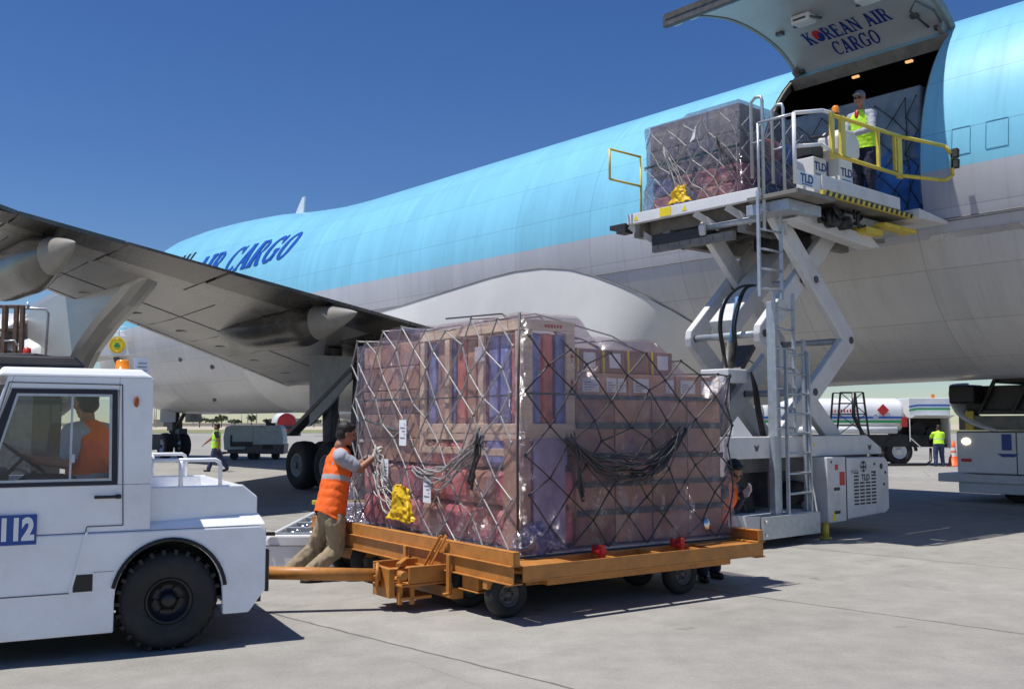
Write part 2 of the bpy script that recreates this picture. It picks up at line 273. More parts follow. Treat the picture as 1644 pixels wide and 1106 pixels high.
# ---------------------------------------------------------------- object helpers
OFF = {}
def link(o): S.collection.objects.link(o)
def thing(name, label, cat, frame, base, group=None, rz=0):
    o = bpy.data.objects.new(name, None); link(o); o.empty_display_size = .3
    o.location = frame.w(base); o.rotation_euler = (0, 0, frame.rz)
    o['label'] = label; o['category'] = cat
    if group: o['group'] = group
    OFF[o.name] = Vector(base)
    return o
def tag(o, label, cat, group=None):
    o['label'] = label; o['category'] = cat
    if group: o['group'] = group
def basis(d, up=(0, 0, 1)):
    d = Vector(d).normalized(); up = Vector(up)
    if abs(d.dot(up)) > .999: up = Vector((1, 0, 0)) if abs(d.x) < .9 else Vector((0, 1, 0))
    s = d.cross(up).normalized(); u = s.cross(d)
    return s, u, d
class MB:
    def __init__(s): s.v = []; s.f = []; s.m = []; s.mi = 0; s.sm = []; s.smooth = False
    def add(s, vs, fs):
        o = len(s.v); s.v += [Vector(v) for v in vs]; s.f += [tuple(i+o for i in f) for f in fs]
        s.m += [s.mi]*len(fs); s.sm += [s.smooth]*len(fs); return s
    def box(s, x0, x1, y0, y1, z0, z1):
        return s.add([(x, y, z) for z in (z0, z1) for x, y in ((x0, y0), (x1, y0), (x1, y1), (x0, y1))],
                     [(3, 2, 1, 0), (4, 5, 6, 7), (0, 1, 5, 4), (1, 2, 6, 5), (2, 3, 7, 6), (3, 0, 4, 7)])
    def beam(s, p, q, w, h, up=(0, 0, 1)):
        p = Vector(p); q = Vector(q); a, b, d = basis(q-p, up)
        vs = [c+a*i*w/2+b*j*h/2 for c in (p, q) for i, j in ((-1, -1), (1, -1), (1, 1), (-1, 1))]
        return s.add(vs, [(0, 1, 2, 3), (7, 6, 5, 4), (1, 0, 4, 5), (2, 1, 5, 6), (3, 2, 6, 7), (0, 3, 7, 4)])
    def tube(s, pts, r, n=8, closed=False, cap=True):
        pts = [Vector(p) for p in pts]; rs = r if isinstance(r, (list, tuple)) else [r]*len(pts)
        vs = []; K = len(pts); prev = None
        for i, p in enumerate(pts):
            d = (pts[min(i+1, K-1)]-pts[max(i-1, 0)])
            if d.length < 1e-9: d = Vector((0, 0, 1))
            d.normalize()
            if prev is None: a, b, _ = basis(d)
            else:
                a = prev-d*prev.dot(d)
                if a.length < 1e-6: a, b, _ = basis(d)
                a.normalize(); b = a.cross(d)
            prev = a
            for k in range(n):
                t = 2*math.pi*k/n; vs.append(p+(a*math.cos(t)+b*math.sin(t))*rs[i])
        fs = [(i*n+k, (i+1)*n+k, (i+1)*n+(k+1) % n, i*n+(k+1) % n) for i in range(K-1) for k in range(n)]
        o = s.smooth; s.smooth = True; s.add(vs, fs); base = len(s.v)-len(vs)
        s.smooth = False
        if cap:
            s.f += [tuple(base+k for k in range(n)), tuple(base+(K-1)*n+n-1-k for k in range(n))]; s.m += [s.mi]*2; s.sm += [False]*2
        s.smooth = o; return s
    def cyl(s, p, q, r, n=24, r2=None): return s.tube([p, q], [r, r if r2 is None else r2], n)
    def lathe(s, c, ax, prof, n=32, up=(0, 0, 1)):   # prof: (along, radius)
        c = Vector(c); a, b, d = basis(ax, up); vs = []
        for (l, r) in prof:
            for k in range(n):
                t = 2*math.pi*k/n; vs.append(c+d*l+(a*math.cos(t)+b*math.sin(t))*r)
        K = len(prof)
        o = s.smooth; s.smooth = True
        s.add(vs, [(i*n+k, (i+1)*n+k, (i+1)*n+(k+1) % n, i*n+(k+1) % n) for i in range(K-1) for k in range(n)])
        s.smooth = o; return s
    def ell(s, c, r, n=20, m=12, R=None):
        c = Vector(c); vs = []; 
        for i in range(m+1):
            p = math.pi*i/m
            for k in range(n):
                t = 2*math.pi*k/n; v = Vector((r[0]*math.sin(p)*math.cos(t), r[1]*math.sin(p)*math.sin(t), r[2]*math.cos(p)))
                if R: v = R @ v
                vs.append(c+v)
        o = s.smooth; s.smooth = True
        s.add(vs, [(i*n+k, (i+1)*n+k, (i+1)*n+(k+1) % n, i*n+(k+1) % n) for i in range(m) for k in range(n)]); s.smooth = o; return s
    def prism(s, poly, o, u, v, w, t0, t1):        # poly in (u,v) at origin o, extruded along w from t0 to t1
        o = Vector(o); u = Vector(u); v = Vector(v); w = Vector(w); n = len(poly)
        vs = [o+u*a+v*b+w*t0 for a, b in poly]+[o+u*a+v*b+w*t1 for a, b in poly]
        return s.add(vs, [tuple(range(n-1, -1, -1)), tuple(range(n, 2*n))]+[(k, (k+1) % n, n+(k+1) % n, n+k) for k in range(n)])
    def grid(s, fn, nu, nv, flip=False):
        vs = [fn(i/nu, j/nv) for j in range(nv+1) for i in range(nu+1)]; w = nu+1
        fs = [(j*w+i, j*w+i+1, (j+1)*w+i+1, (j+1)*w+i) for j in range(nv) for i in range(nu)]
        if flip: fs = [f[::-1] for f in fs]
        o = s.smooth; s.smooth = True; s.add(vs, fs); s.smooth = o; return s
    def build(s, name, mats, parent=None, bevel=0, base=None, frame=None, fix=True, weld=False):
        if not isinstance(mats, (list, tuple)): mats = [mats]
        if parent is not None:
            r = parent
            while r.parent: r = r.parent
            off = OFF[r.name]
        else: off = Vector(base or (0, 0, 0))
        me = bpy.data.meshes.new(name); me.from_pydata([v-off for v in s.v], [], s.f)
        for m_ in mats: me.materials.append(M[m_] if isinstance(m_, str) else m_)
        me.polygons.foreach_set('material_index', s.m); me.polygons.foreach_set('use_smooth', s.sm); me.update()
        if fix or weld:
            bm = bmesh.new(); bm.from_mesh(me)
            if weld: bmesh.ops.remove_doubles(bm, verts=bm.verts, dist=1e-5)
            if fix: bmesh.ops.recalc_face_normals(bm, faces=bm.faces)
            bm.to_mesh(me); bm.free()
        o = bpy.data.objects.new(name, me); link(o)
        if parent is not None: o.parent = parent
        elif frame: o.location = frame.w(off); o.rotation_euler = (0, 0, frame.rz)
        else: o.location = off
        if bevel:
            b = o.modifiers.new('bevel', 'BEVEL'); b.width = bevel; b.segments = 2; b.limit_method = 'ANGLE'; b.angle_limit = math.radians(40)
        return o
def smooth_pts(P, n=5):
    P = [Vector(p) for p in P]; out = []
    for i in range(len(P)-1):
        a, b, c, d = P[max(i-1, 0)], P[i], P[i+1], P[min(i+2, len(P)-1)]
        for k in range(n):
            f = k/n; out.append(.5*((2*b)+(c-a)*f+(2*a-5*b+4*c-d)*f*f+(3*b-a-3*c+d)*f**3))
    return out+[P[-1]]
def rot2(px, py, a): return px*math.cos(a)-py*math.sin(a), px*math.sin(a)+py*math.cos(a)
def arc(c, r, a0, a1, n): return [(c[0]+r*math.cos(math.radians(a0+(a1-a0)*i/n)), c[1]+r*math.sin(math.radians(a0+(a1-a0)*i/n))) for i in range(n+1)]

# slab-serif capitals as strokes: (x0,y0,x1,y1,thickness) bars and arcs, unit height
def glyph(ch):
    T, t, s = .21, .11, .075
    def ser(x, y, w=.36): return ('b', x-w/2, y, x+w/2, y, s)
    if ch == 'I': return .42, [('b', .21, 0, .21, 1, T), ser(.21, .037, .40), ser(.21, .963, .40)]
    if ch == 'A': return .86, [('b', .14, 0, .42, 1, t), ('b', .42, 1, .70, 0, T), ('b', .26, .33, .58, .33, t), ser(.13, .037, .28), ser(.70, .037, .34)]
    if ch == 'R': return .82, [('b', .18, 0, .18, 1, T), ('b', .18, .955, .46, .955, .09), ('b', .18, .49, .46, .49, .09), ('a', .46, .7225, .2325, -90, 90, .17), ('b', .42, .5, .68, .02, T*.9), ser(.18, .037), ser(.12, .963, .22), ser(.72, .037, .24)]
    if ch == 'C': return .80, [('a', .44, .5, .42, 42, 318, .17), ('b', .72, .68, .72, 1, .08)]
    if ch == 'G': return .86, [('a', .44, .5, .42, 42, 330, .17), ('b', .72, .68, .72, 1, .08), ('b', .70, .05, .70, .45, T*.85), ser(.68, .46, .34)]
    if ch == 'O': return .90, [('a', .45, .5, .40, 0, 360, .18)]
    if ch == 'K': return .86, [('b', .18, 0, .18, 1, T), ('b', .22, .42, .66, .98, t), ('b', .34, .55, .68, .02, T), ser(.18, .037), ser(.18, .963), ser(.68, .963, .28), ser(.72, .037, .30)]
    if ch == 'E': return .76, [('b', .18, 0, .18, 1, T), ('b', .1, .955, .66, .955, .09), ('b', .1, .045, .68, .045, .09), ('b', .18, .5, .5, .5, .09), ('b', .5, .38, .5, .62, .06), ('b', .64, .74, .64, 1, .07), ('b', .66, 0, .66, .27, .07)]
    if ch == 'N': return .90, [('b', .16, 0, .16, 1, .10), ('b', .16, 1, .70, 0, T), ('b', .71, 0, .71, 1, .10), ser(.16, .037, .3), ser(.12, .963, .2), ser(.71, .963, .3)]
    if ch == '@': return .90, []
    return .5, []
def letters(text, fn, h=1., gap=.06, slant=0., mb=None, lift=.0006, skip='', bold=1.12):
    """strokes of each letter mapped by fn(u,v,lift)"""
    mb = mb or MB(); u0 = 0; i = 0
    for ch in text:
        if ch == ' ': u0 += .45*h; continue
        wd, st = glyph(ch)
        if ch not in skip:
            for sk in st:
                i += 1; L_ = (i % 9)*lift
                def P(u, v): return fn(u0+(u+slant*v)*h, v*h, L_)
                if sk[0] == 'b':
                    _, x0, y0, x1, y1, t = sk; t *= bold; dx, dy = x1-x0, y1-y0; l = math.hypot(dx, dy)
                    if abs(dy) < 1e-6: nx, ny = 0, t/2
                    else: nx, ny = t/2, 0
                    n = max(2, int(l*8))
                    mb.grid(lambda a, b: P(x0+dx*a+nx*(2*b-1), y0+dy*a+ny*(2*b-1)), n, 1)
                else:
                    _, cx, cy, r, a0, a1, t = sk; t *= bold; sy = .5/r if r > .3 else 1
                    def F(a, b):
                        g = math.radians(a0+(a1-a0)*a); w = t*(.45+.55*abs(math.cos(g))); rr = r-w*(1-b)
                        ry = (.51 if r > .3 else r)-(t*.55)*(1-b)
                        return P(cx+rr*math.cos(g), cy+ry*math.sin(g))
                    mb.grid(F, 24, 1)
        u0 += (wd+gap)*h
    return mb, u0
def text_mesh(name, txt, size, o, u, v, matn, parent, bold=.0, align='CENTER', xs=1.):
    cu = bpy.data.curves.new(name, 'FONT'); cu.body = txt; cu.size = size; cu.offset = bold; cu.align_x = align; cu.align_y = 'CENTER'; cu.extrude = .0015
    ob = bpy.data.objects.new(name, cu); link(ob); bpy.context.view_layer.update()
    me = bpy.data.meshes.new_from_object(ob.evaluated_get(bpy.context.evaluated_depsgraph_get()))
    bpy.data.objects.remove(ob); 
    r = parent
    while r.parent: r = r.parent
    off = OFF[r.name]; u = Vector(u).normalized(); v = Vector(v).normalized(); w = u.cross(v); o = Vector(o)
    for vt in me.vertices: c = vt.co.copy(); vt.co = o+u*c.x*xs+v*c.y+w*c.z-off
    me.materials.clear(); me.materials.append(M[matn]); me.name = name
    ob = bpy.data.objects.new(name, me); link(ob); ob.parent = parent; return ob

def wheel(parent, c, ax, r, w, rim_r, rimmat='dsteel', tread=0, name='wheel'):
    """c = centre of the outer face; ax points outward"""
    c = Vector(c); ax = Vector(ax).normalized()
    t = MB(); p = [(-w, rim_r), (-w, r*.86), (-w*.88, r*.97), (-w*.5, r), (-w*.12, r*.97), (0, r*.86), (.004, (r+rim_r)/2), (-.004, rim_r*1.06), (-.02, rim_r)]
    t.lathe(c, ax, p, 40)
    if tread:
        a, b, d = basis(ax)
        for k in range(tread):
            g = 2*math.pi*k/tread
            for s_, o_ in ((-.27, 0), (-.73, math.pi/tread)):
                e = a*math.cos(g+o_)+b*math.sin(g+o_); q = c+d*(w*s_)+e*(r*.985)
                t.beam(q-d*w*.23, q+d*w*.25, r*.07, r*.10, e)
    ty = t.build(name, 'rubber', parent, fix=True)
    m = MB(); m.lathe(c, ax, [(-w*.9, 0), (-w*.9, rim_r*.98), (-.02, rim_r), (-.004, rim_r*.96), (-.03, rim_r*.86), (-w*.28, rim_r*.74), (-w*.3, rim_r*.36), (-.02, rim_r*.32), (-.01, rim_r*.2), (-.01, 0)], 32)
    a, b, d = basis(ax)
    for k in range(6):
        g = 2*math.pi*k/6; q = c-d*w*.27+(a*math.cos(g)+b*math.sin(g))*rim_r*.54; m.cyl(q, q+d*.02, rim_r*.07, 6)
    m.build('rim', rimmat, ty)
    return ty

# ================================================================ SETTING
g = MB(); g.grid(lambda a, b: (-900+1800*a, -80+(300+80)*b, 0), 18, 8); o = g.build('apron', 'apron', None); o['kind'] = 'structure'
for pz, y0, y1, z, nm, m_ in ((0, 179, 262, .03, 'grass_strip', 'grassland'), (0, 262, 4000, .06, 'dry_plain', 'sand')):
    g = MB(); g.grid(lambda a, b: (-3000+6000*a, y0+(y1-y0)*b, z), 30, 2); o = g.build(nm, m_); o['kind'] = 'structure'
g = MB(); g.grid(lambda a, b: (-900+1800*a, -80+(179+80)*b, -.02), 2, 2)
# low boundary wall far away
wl = MB()
for i in range(40):
    x = -330+i*12; wl.box(x, x+11.9, 620, 620.6, 0, 2.1 if i % 2 else 2.0); wl.box(x+11.7, x+12.2, 619.8, 620.8, 0, 2.4)
o = wl.build('boundary_wall', 'far', None, base=(0, 620, 0)); tag(o, 'long low pale boundary wall on the horizon behind the apron', 'wall')
def far_tree(x, y, h, w, lab, seed, palm=False):
    r = random.Random(seed); t = thing('palm_tree' if palm else 'scrub_tree', lab, 'tree', FW, (x, y, 0), 'trees on the horizon')
    b = MB(); b.tube([(x, y, 0), (x+.1, y, h*.35), (x-.05*h, y, h*.6)], [.22, .16, .08], 6)
    for k in range(4):
        a = r.uniform(0, 6.3); b.tube([(x, y, h*.35), (x+math.cos(a)*w*.3, y+math.sin(a)*w*.3, h*.65)], [.1, .04], 5)
    b.build('trunk', 'bark', t)
    c = MB()
    for k in range(170):
        a = r.uniform(0, 6.3); rr = w*.5*math.sqrt(r.random()); zz = r.gauss(0, .35); p = Vector((x+math.cos(a)*rr, y+math.sin(a)*rr, h*.66+zz*h*.32*(1-(rr/w)**1.2)))
        n = Vector((r.gauss(0, 1), r.gauss(0, 1), r.gauss(0, 1))).normalized(); s_, u_, _ = basis(n); q = r.uniform(.35, .8)
        c.add([p+s_*q, p+u_*q*.7, p-s_*q, p-u_*q*.7], [(0, 1, 2, 3)])
    c.build('crown', 'foliage', t, fix=False)
hz = [(322, 5.5, 7, 'leftmost'), (343, 5, 9, 'second from the left'), (357, 6.5, 7, 'tall'), (378, 4.5, 8, 'low round'), (405, 7, 5, 'narrow upright'), (436, 4.5, 8, 'small grey green'), (446, 4, 6, 'tiny'), (505, 4.2, 9, 'broad'), (530, 4.4, 7, 'isolated')]
TL = ['dusty tree farthest left on the horizon, beside the nose wheel', 'broad dusty tree on the horizon above the walking worker', 'tallest dusty tree on the horizon, right of the walking worker', 'round low tree on the horizon over the left end of the grey service cart', 'narrow upright tree on the horizon behind the middle of the grey service cart', 'grey green bush tree on the horizon over the right end of the grey service cart', 'tiny tree on the horizon just past the grey service cart', 'flat low tree on the horizon under the distant jet', 'lone tree on the horizon just left of the pushing worker']
for i, (px, h, w, _) in enumerate(hz):
    y = 430+(i*37 % 60); far_tree((px-822)/1600.*y, y, h*.95, w*.8, TL[i], 40+i)
def mast(px, y, h, lab, arms=1):
    x = (px-822)/1600.*y; t = thing('light_mast', lab, 'mast', FW, (x, y, 0), 'masts on the horizon')
    b = MB(); b.tube([(x, y, 0), (x, y, h)], [.3, .14], 8); b.build('pole', 'far', t)
    c = MB(); c.box(x-1.1, x+1.1, y-.2, y+.2, h-.3, h+.25)
    if arms > 1: c.box(x-.8, x+.8, y-.2, y+.2, h-1.5, h-1.1)
    c.build('light_head', 'dsteel', t)
mast(252, 420, 11, 'thin light mast on the horizon just right of the tractor cab'); mast(249, 500, 13, 'thin mast nearest the tractor cab on the horizon', 2)
mast(399, 390, 9, 'thin light mast on the horizon left of the service cart exhaust'); mast(413, 380, 10.5, 'tallest thin mast above the service cart', 2)
mast(442, 520, 8, 'short light mast right of the service cart'); mast(389, 610, 10, 'faint mast over the middle of the service cart')
for px, y, w, h, nm in ((470, 560, 16, 4.2, 'low pale shed on the horizon right of the service cart'), (560, 600, 22, 3.6, 'long flat hangar on the horizon behind the pushing worker'), (268, 520, 12, 3.4, 'small pale hut on the horizon left of the nose wheel')):
    x = (px-822)/1600.*y; t = thing('distant_building', nm, 'building', FW, (x, y, 0)); m = MB(); m.box(x-w/2, x+w/2, y, y+8, 0, h); m.build('wall', 'far', t)
    m = MB(); m.box(x-w/2-.4, x+w/2+.4, y-.4, y+8.4, h, h+.35); m.build('roof', 'dsteel', t); m = MB(); m.box(x-1.2, x+1.2, y-.06, y, 0, 2.6); m.build('door', 'dsteel', t)
# signboard on legs
y = 150; x = (283-822)/1600*y; t = thing('sign_board', 'grey square board on thin legs far behind the nose wheel', 'sign', FW, (x, y, 0))
b = MB(); b.box(x-.65, x+.65, y, y+.12, 2.2, 4.2); b.build('panel', 'far', t, bevel=.03)
b = MB(); [b.beam((x+s, y+.05, 0), (x+s, y+.05, 2.2), .08, .08) for s in (-.55, .55)]; b.box(x-.5, x+.5, y-.2, y+.3, 1.6, 2.2); b.build('leg_frame', 'dsteel', t)
b = MB(); b.tube([(at(530, 697, 160).x, 160, 0), (at(530, 697, 160).x, 160, 1.0)], [.3, .1], 8); b.ell((at(530, 697, 160).x, 160, 1.1), (.35, .35, .3), 10, 6)
o = b.build('marker_post', 'dsteel', None, base=(at(530, 697, 160).x, 160, 0)); tag(o, 'small dark post out on the apron left of the pushing worker', 'post')

# ================================================================ AIRCRAFT
QC = 19.2
TOPS = [(-53.5, 4.5), (-53.2, 5.3), (-52.3, 6.5), (-50.8, 7.7), (-49, 8.7), (-47.5, 9.3), (-45.6, 9.86), (-43.5, 10.2), (-40.9, 10.25), (-38, 10.14), (-35.2, 9.95), (-32.3, 9.62), (-30.1, 9.42), (-28, 9.35), (2, 9.35), (16, 8.9)]
def interp(tab, x):
    if x <= tab[0][0]: return tab[0][1]
    for (a, b), (c, d) in zip(tab, tab[1:]):
        if x <= c: return b+(d-b)*(x-a)/(c-a)
    return tab[-1][1]
def sect(t):
    top = interp(TOPS, t)
    s = max(0, min(1, (-8-t)/18)); s = s*s*(3-2*s); bot = 2.52-.42*s
    w = 3.25; zc = 5.85
    if t < -43:
        u = min(1, (-43-t)/10.5); k = math.sqrt(max(0, 1-u*u)); bot = 4.5-2.4*k; zc = 5.85-1.35*u*u
    if t < -42:
        u = min(1, (-42-t)/11.5); w = 3.25*math.sqrt(max(0, 1-u**2.3))
    if t > -2:
        u = (t+2)/26; bot += 4.5*u*u; w *= 1-.6*u*u
    return w, top, bot, min(max(zc, bot+.02), top-.02)
def fpt(t, deg, d=0.):
    w, top, bot, zc = sect(t); a = math.radians(deg); c, s = math.cos(a), math.sin(a)
    return Vector((t, QC+(w+d)*c, zc+((top-zc+d) if s > 0 else (zc-bot+d))*s))
def side_pt(t, z, d=.0):     # near-side point at height z
    w, top, bot, zc = sect(t); s = max(-1, min(1, (z-zc)/((top-zc) if z > zc else (zc-bot)))); c = -math.sqrt(1-s*s)
    n = Vector((0, c/w, s/((top-zc) if z > zc else (zc-bot)))).normalized()
    return Vector((t, QC+w*c, z))+n*d
plane = thing('cargo_airplane', 'large sky blue and silver cargo jet with its side door open over the apron', 'airplane', FA, (-22, QC, 0))
D0, D1, DA, DB = -11.15, -7.88, 128.2, 192.7
ts = sorted(set([-53.5, -53.4, -53.2, -52.9, -52.4, -51.8, -51, -50.2, -49.4]+[-48.6+i*.75 for i in range(50)]+[D0, D1]+[-7.2+i for i in range(22)]))
ts = [t for t in ts if not (D0 < t < D0+.2)]
ang = [i*5. for i in range(72)]
ang[26] = DA-.0; ang[25] = 124.5; ang[39] = 196.5; ang[38] = DB
m = MB(); m.smooth = True
vs = [fpt(t, a) for t in ts for a in ang]; n = 72; fs = []
for i in range(len(ts)-1):
    for k in range(n):
        if ts[i] >= D0-1e-6 and ts[i+1] <= D1+1e-6 and 26 <= k < 38: continue
        fs.append((i*n+k, (i+1)*n+k, (i+1)*n+(k+1) % n, i*n+(k+1) % n))
m.add(vs, fs); m.add([fpt(ts[-1], a) for a in ang], [tuple(range(n))])
m.build('fuselage', 'fuse', plane, weld=True)
# hold interior
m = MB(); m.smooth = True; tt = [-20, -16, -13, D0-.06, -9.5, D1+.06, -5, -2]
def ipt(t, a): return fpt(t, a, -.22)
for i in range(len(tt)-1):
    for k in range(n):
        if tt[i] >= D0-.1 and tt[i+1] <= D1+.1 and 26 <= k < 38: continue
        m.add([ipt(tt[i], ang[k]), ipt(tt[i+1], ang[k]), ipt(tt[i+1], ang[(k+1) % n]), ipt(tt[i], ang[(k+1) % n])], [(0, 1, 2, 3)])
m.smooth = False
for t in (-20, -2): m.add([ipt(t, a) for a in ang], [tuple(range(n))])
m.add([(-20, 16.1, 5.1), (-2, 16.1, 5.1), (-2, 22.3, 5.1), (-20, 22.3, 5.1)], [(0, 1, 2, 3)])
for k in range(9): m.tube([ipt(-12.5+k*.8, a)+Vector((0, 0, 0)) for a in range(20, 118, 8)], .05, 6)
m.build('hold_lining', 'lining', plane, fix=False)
m = MB()
for k in range(26, 38):
    for t, s in ((D0, -.07), (D1, .07)): m.add([fpt(t, ang[k]), fpt(t, ang[k+1]), fpt(t+s, ang[k+1], -.23), fpt(t+s, ang[k], -.23)], [(0, 1, 2, 3)])
for k in (26, 38): m.add([fpt(D0, ang[k]), fpt(D1, ang[k]), fpt(D1, ang[k], -.24), fpt(D0, ang[k], -.24)], [(0, 1, 2, 3)])
for t, s in ((D0, 1), (D1, -1)): m.tube([fpt(t+.02*s, a, -.05) for a in range(129, 192, 4)], .028, 6)
m.beam(fpt(D0, DB, -.06)+Vector((0, 0, .02)), fpt(D1, DB, -.06)+Vector((0, 0, .02)), .12, .03)
for k in range(8):
    t = D0+.2+k*.41; m.beam(fpt(t, DB-.6, -.02), fpt(t+.16, DB-.6, -.02), .08, .06)
m.build('door_frame', 'grease2', plane)
for i, (t, a) in enumerate(((-10.4, 112), (-9.35, 108))):
    m = MB(); p = fpt(t, a, -.34)+Vector((0, .3, 0)); m.box(p.x-.07, p.x+.07, p.y-.03, p.y+.03, p.z-.04, p.z); m.build('ceiling_lamp', 'lamp', plane)
# open cargo door
prof = [(17.42, 8.62), (17.2, 8.86), (16.73, 9.11), (16.2, 9.24), (15.6, 9.30), (14.95, 9.27), (14.17, 9.10), (13.75, 8.94), (13.33, 8.73)]
def dpt(s, t, up=0.):   # s 0..1 hinge -> free edge
    x = s*(len(prof)-1); i = min(int(x), len(prof)-2); f = x-i; a, b = prof[i], prof[i+1]
    i0, i3 = max(i-1, 0), min(i+2, len(prof)-1)
    def cr(p0, p1, p2, p3): return .5*((2*p1)+(-p0+p2)*f+(2*p0-5*p1+4*p2-p3)*f*f+(-p0+3*p1-3*p2+p3)*f**3)
    q = cr(prof[i0][0], a[0], b[0], prof[i3][0]); z = cr(prof[i0][1], a[1], b[1], prof[i3][1])
    dq, dz = b[0]-a[0], b[1]-a[1]; l = math.hypot(dq, dz); nrm = Vector((0, dz/l, -dq/l))
    if nrm.z < 0: nrm = -nrm
    return Vector((t, q, z))+nrm*up
DT0, DT1 = D0+.02, D1-.02
m = MB(); m.smooth = True
m.grid(lambda a, b: dpt(a, DT0+(DT1-DT0)*b, .17), 24, 4)
cd = m.build('cargo_door', 'fuse', plane, fix=False)
m = MB(); m.grid(lambda a, b: dpt(a*.97+.015, DT0+.05+(DT1-DT0-.1)*b, 0), 24, 6); 
m.build('inner_panel', 'doorinner', cd, fix=False)
m = MB()
for t in (DT0, DT1):
    for k in range(24): m.add([dpt(k/24, t, .17), dpt((k+1)/24, t, .17), dpt((k+1)/24, t, -.015), dpt(k/24, t, -.015)], [(0, 1, 2, 3)])
    s_ = 1 if t == DT0 else -1
    m.grid(lambda a, b: dpt(a, t+s_*.07*b, -.015), 24, 1)
m.add([dpt(1, DT0, .17), dpt(1, DT1, .17), dpt(1, DT1, -.02), dpt(1, DT0, -.02)], [(0, 1, 2, 3)])
m.build('door_edge', 'grease2', cd, fix=False)
m = MB(); e0, e1 = dpt(.985, DT0-.06, .04), dpt(.985, DT1, .04)
m.beam(e0, e1, .10, .22); m.build('sill_beam', 'dsteel', cd, bevel=.01)
m = MB()
for k in range(9):
    t = DT0+.1+k*.36; m.beam(dpt(.985, t, -.05), dpt(.985, t+.19, -.05), .12, .05)
m.build('latch_row', 'steel', cd, bevel=.006)
for t, s in ((-10.05, .42), (-8.75, .42)):      # actuator boxes
    m = MB(); c = dpt(s, t, -.10)
    m.box(c.x-.19, c.x+.19, c.y-.15, c.y+.15, c.z-.06, c.z+.10); b_ = m.build('actuator_box', 'white', cd, bevel=.03)
    m = MB(); m.box(c.x-.13, c.x+.13, c.y-.154, c.y-.10, c.z-.02, c.z+.02); m.tube([c+Vector((-.22, .05, 0)), c+Vector((-.28, .1, -.02)), c+Vector((-.26, .22, .02))], .018, 6); m.tube([c+Vector((.20, -.1, 0)), c+Vector((.30, 0, -.03)), c+Vector((.27, .16, .02))], .022, 6); m.build('bracket', 'dsteel', b_)
m = MB()
for t, s in ((-10.75, .36), (-8.38, .2), (-10.95, .08), (-8.1, .1)):
    m = MB(); c = dpt(s, t, -.02); m.box(c.x-.07, c.x+.07, c.y-.05, c.y+.05, c.z-.04, c.z+.03); m.build('fitting', 'dsteel', cd)
m = MB(); m.tube([dpt(.12, -8.25, -.05), dpt(.25, -8.35, -.10), dpt(.30, -8.15, -.09), dpt(.2, -8.0, -.06), dpt(.08, -7.98, -.05)], .02, 6)
m.build('fitting', 'dsteel', cd)
m = MB(); m.beam(dpt(0, DT0+.12, -.02), dpt(.13, DT0+.12, -.12), .08, .16); m.beam(dpt(0.02, DT1-.1, -.02), dpt(.14, DT1-.1, -.14), .08, .2); m.beam(dpt(.0, DT0, -.05), dpt(.0, DT1, -.05), .22, .10); m.build('hinge_arm', 'grease2', cd, bevel=.01)
def dmap(u, v, l): return dpt(.225-v*.72, -10.62+u, -.004-l)
def line_map(s0, t0, k, sh=0): return lambda u, v, l: dpt(s0+v*k, t0+u+v*sh, -.006-l)
mm, w_ = letters('K@REAN AIR', line_map(.215, -10.47, .40, -.05), .215, .04, skip='')
mm.build('door_lettering', 'letter', cd, fix=False)
mm, w_ = letters('CARGO', line_map(.112, -10.10, .40, -.05), .215, .04); mm.build('door_lettering', 'letter', cd, fix=False)
# round red and blue badge in place of the first O
H_ = .215; fnl = line_map(.215, -10.47, .40, -.05); cu, cv, cr_ = (.86+.04+.45)*H_, .5*H_, .47*H_
def taeg(top):
    pts = []
    sg = 1 if top else -1
    for i in range(17): a = math.pi*i/16; pts.append((cr_*math.cos(a)*sg, cr_*math.sin(a)*sg))
    for i in range(9): a = math.pi+math.pi*i/8; pts.append(((-cr_/2+cr_/2*math.cos(a))*sg, (cr_/2*math.sin(a))*sg))
    for i in range(1, 9): a = math.pi-math.pi*i/8; pts.append(((cr_/2+cr_/2*math.cos(a))*sg, (cr_/2*math.sin(a))*sg))
    return pts
for top, mm_ in ((True, 'red'), (False, 'letter')):
    m = MB(); ps = [fnl(cu+a, cv+b, .002) for a, b in taeg(top)]; m.add(ps, [tuple(range(len(ps)))]); m.build('door_badge', mm_, cd, fix=False)
fl_ = lambda t0: (lambda u, v, l: side_pt(t0+u, 7.28+v*.86, .012+l*3))
mm, w_ = letters('AIR', fl_(-38.15), 1.1, .05, slant=.5, bold=1.4); mm.build('fuselage_lettering', 'letterblue', plane, fix=False)
mm, w_ = letters('CARGO', fl_(-38.15+w_+.495), 1.1, .05, slant=.5, bold=1.4); mm.build('fuselage_lettering', 'letterblue', plane, fix=False)
for k in range(3):
    m = MB(); t = -40.0+k*.5; m.grid(lambda a, b: side_pt(t+a*.2+b*.1, 8.30+b*.34, .012), 2, 3); m.build('cabin_window', 'black', plane, fix=False)
m = MB(); p = fpt(-34.6, 92)
m.prism([(-.35, 0), (.35, 0), (.42, .62), (.22, .62)], p, (1, 0, 0), (0, 0, 1), (0, 1, 0), -.03, .03); m.build('antenna_blade', 'white', plane, bevel=.01)
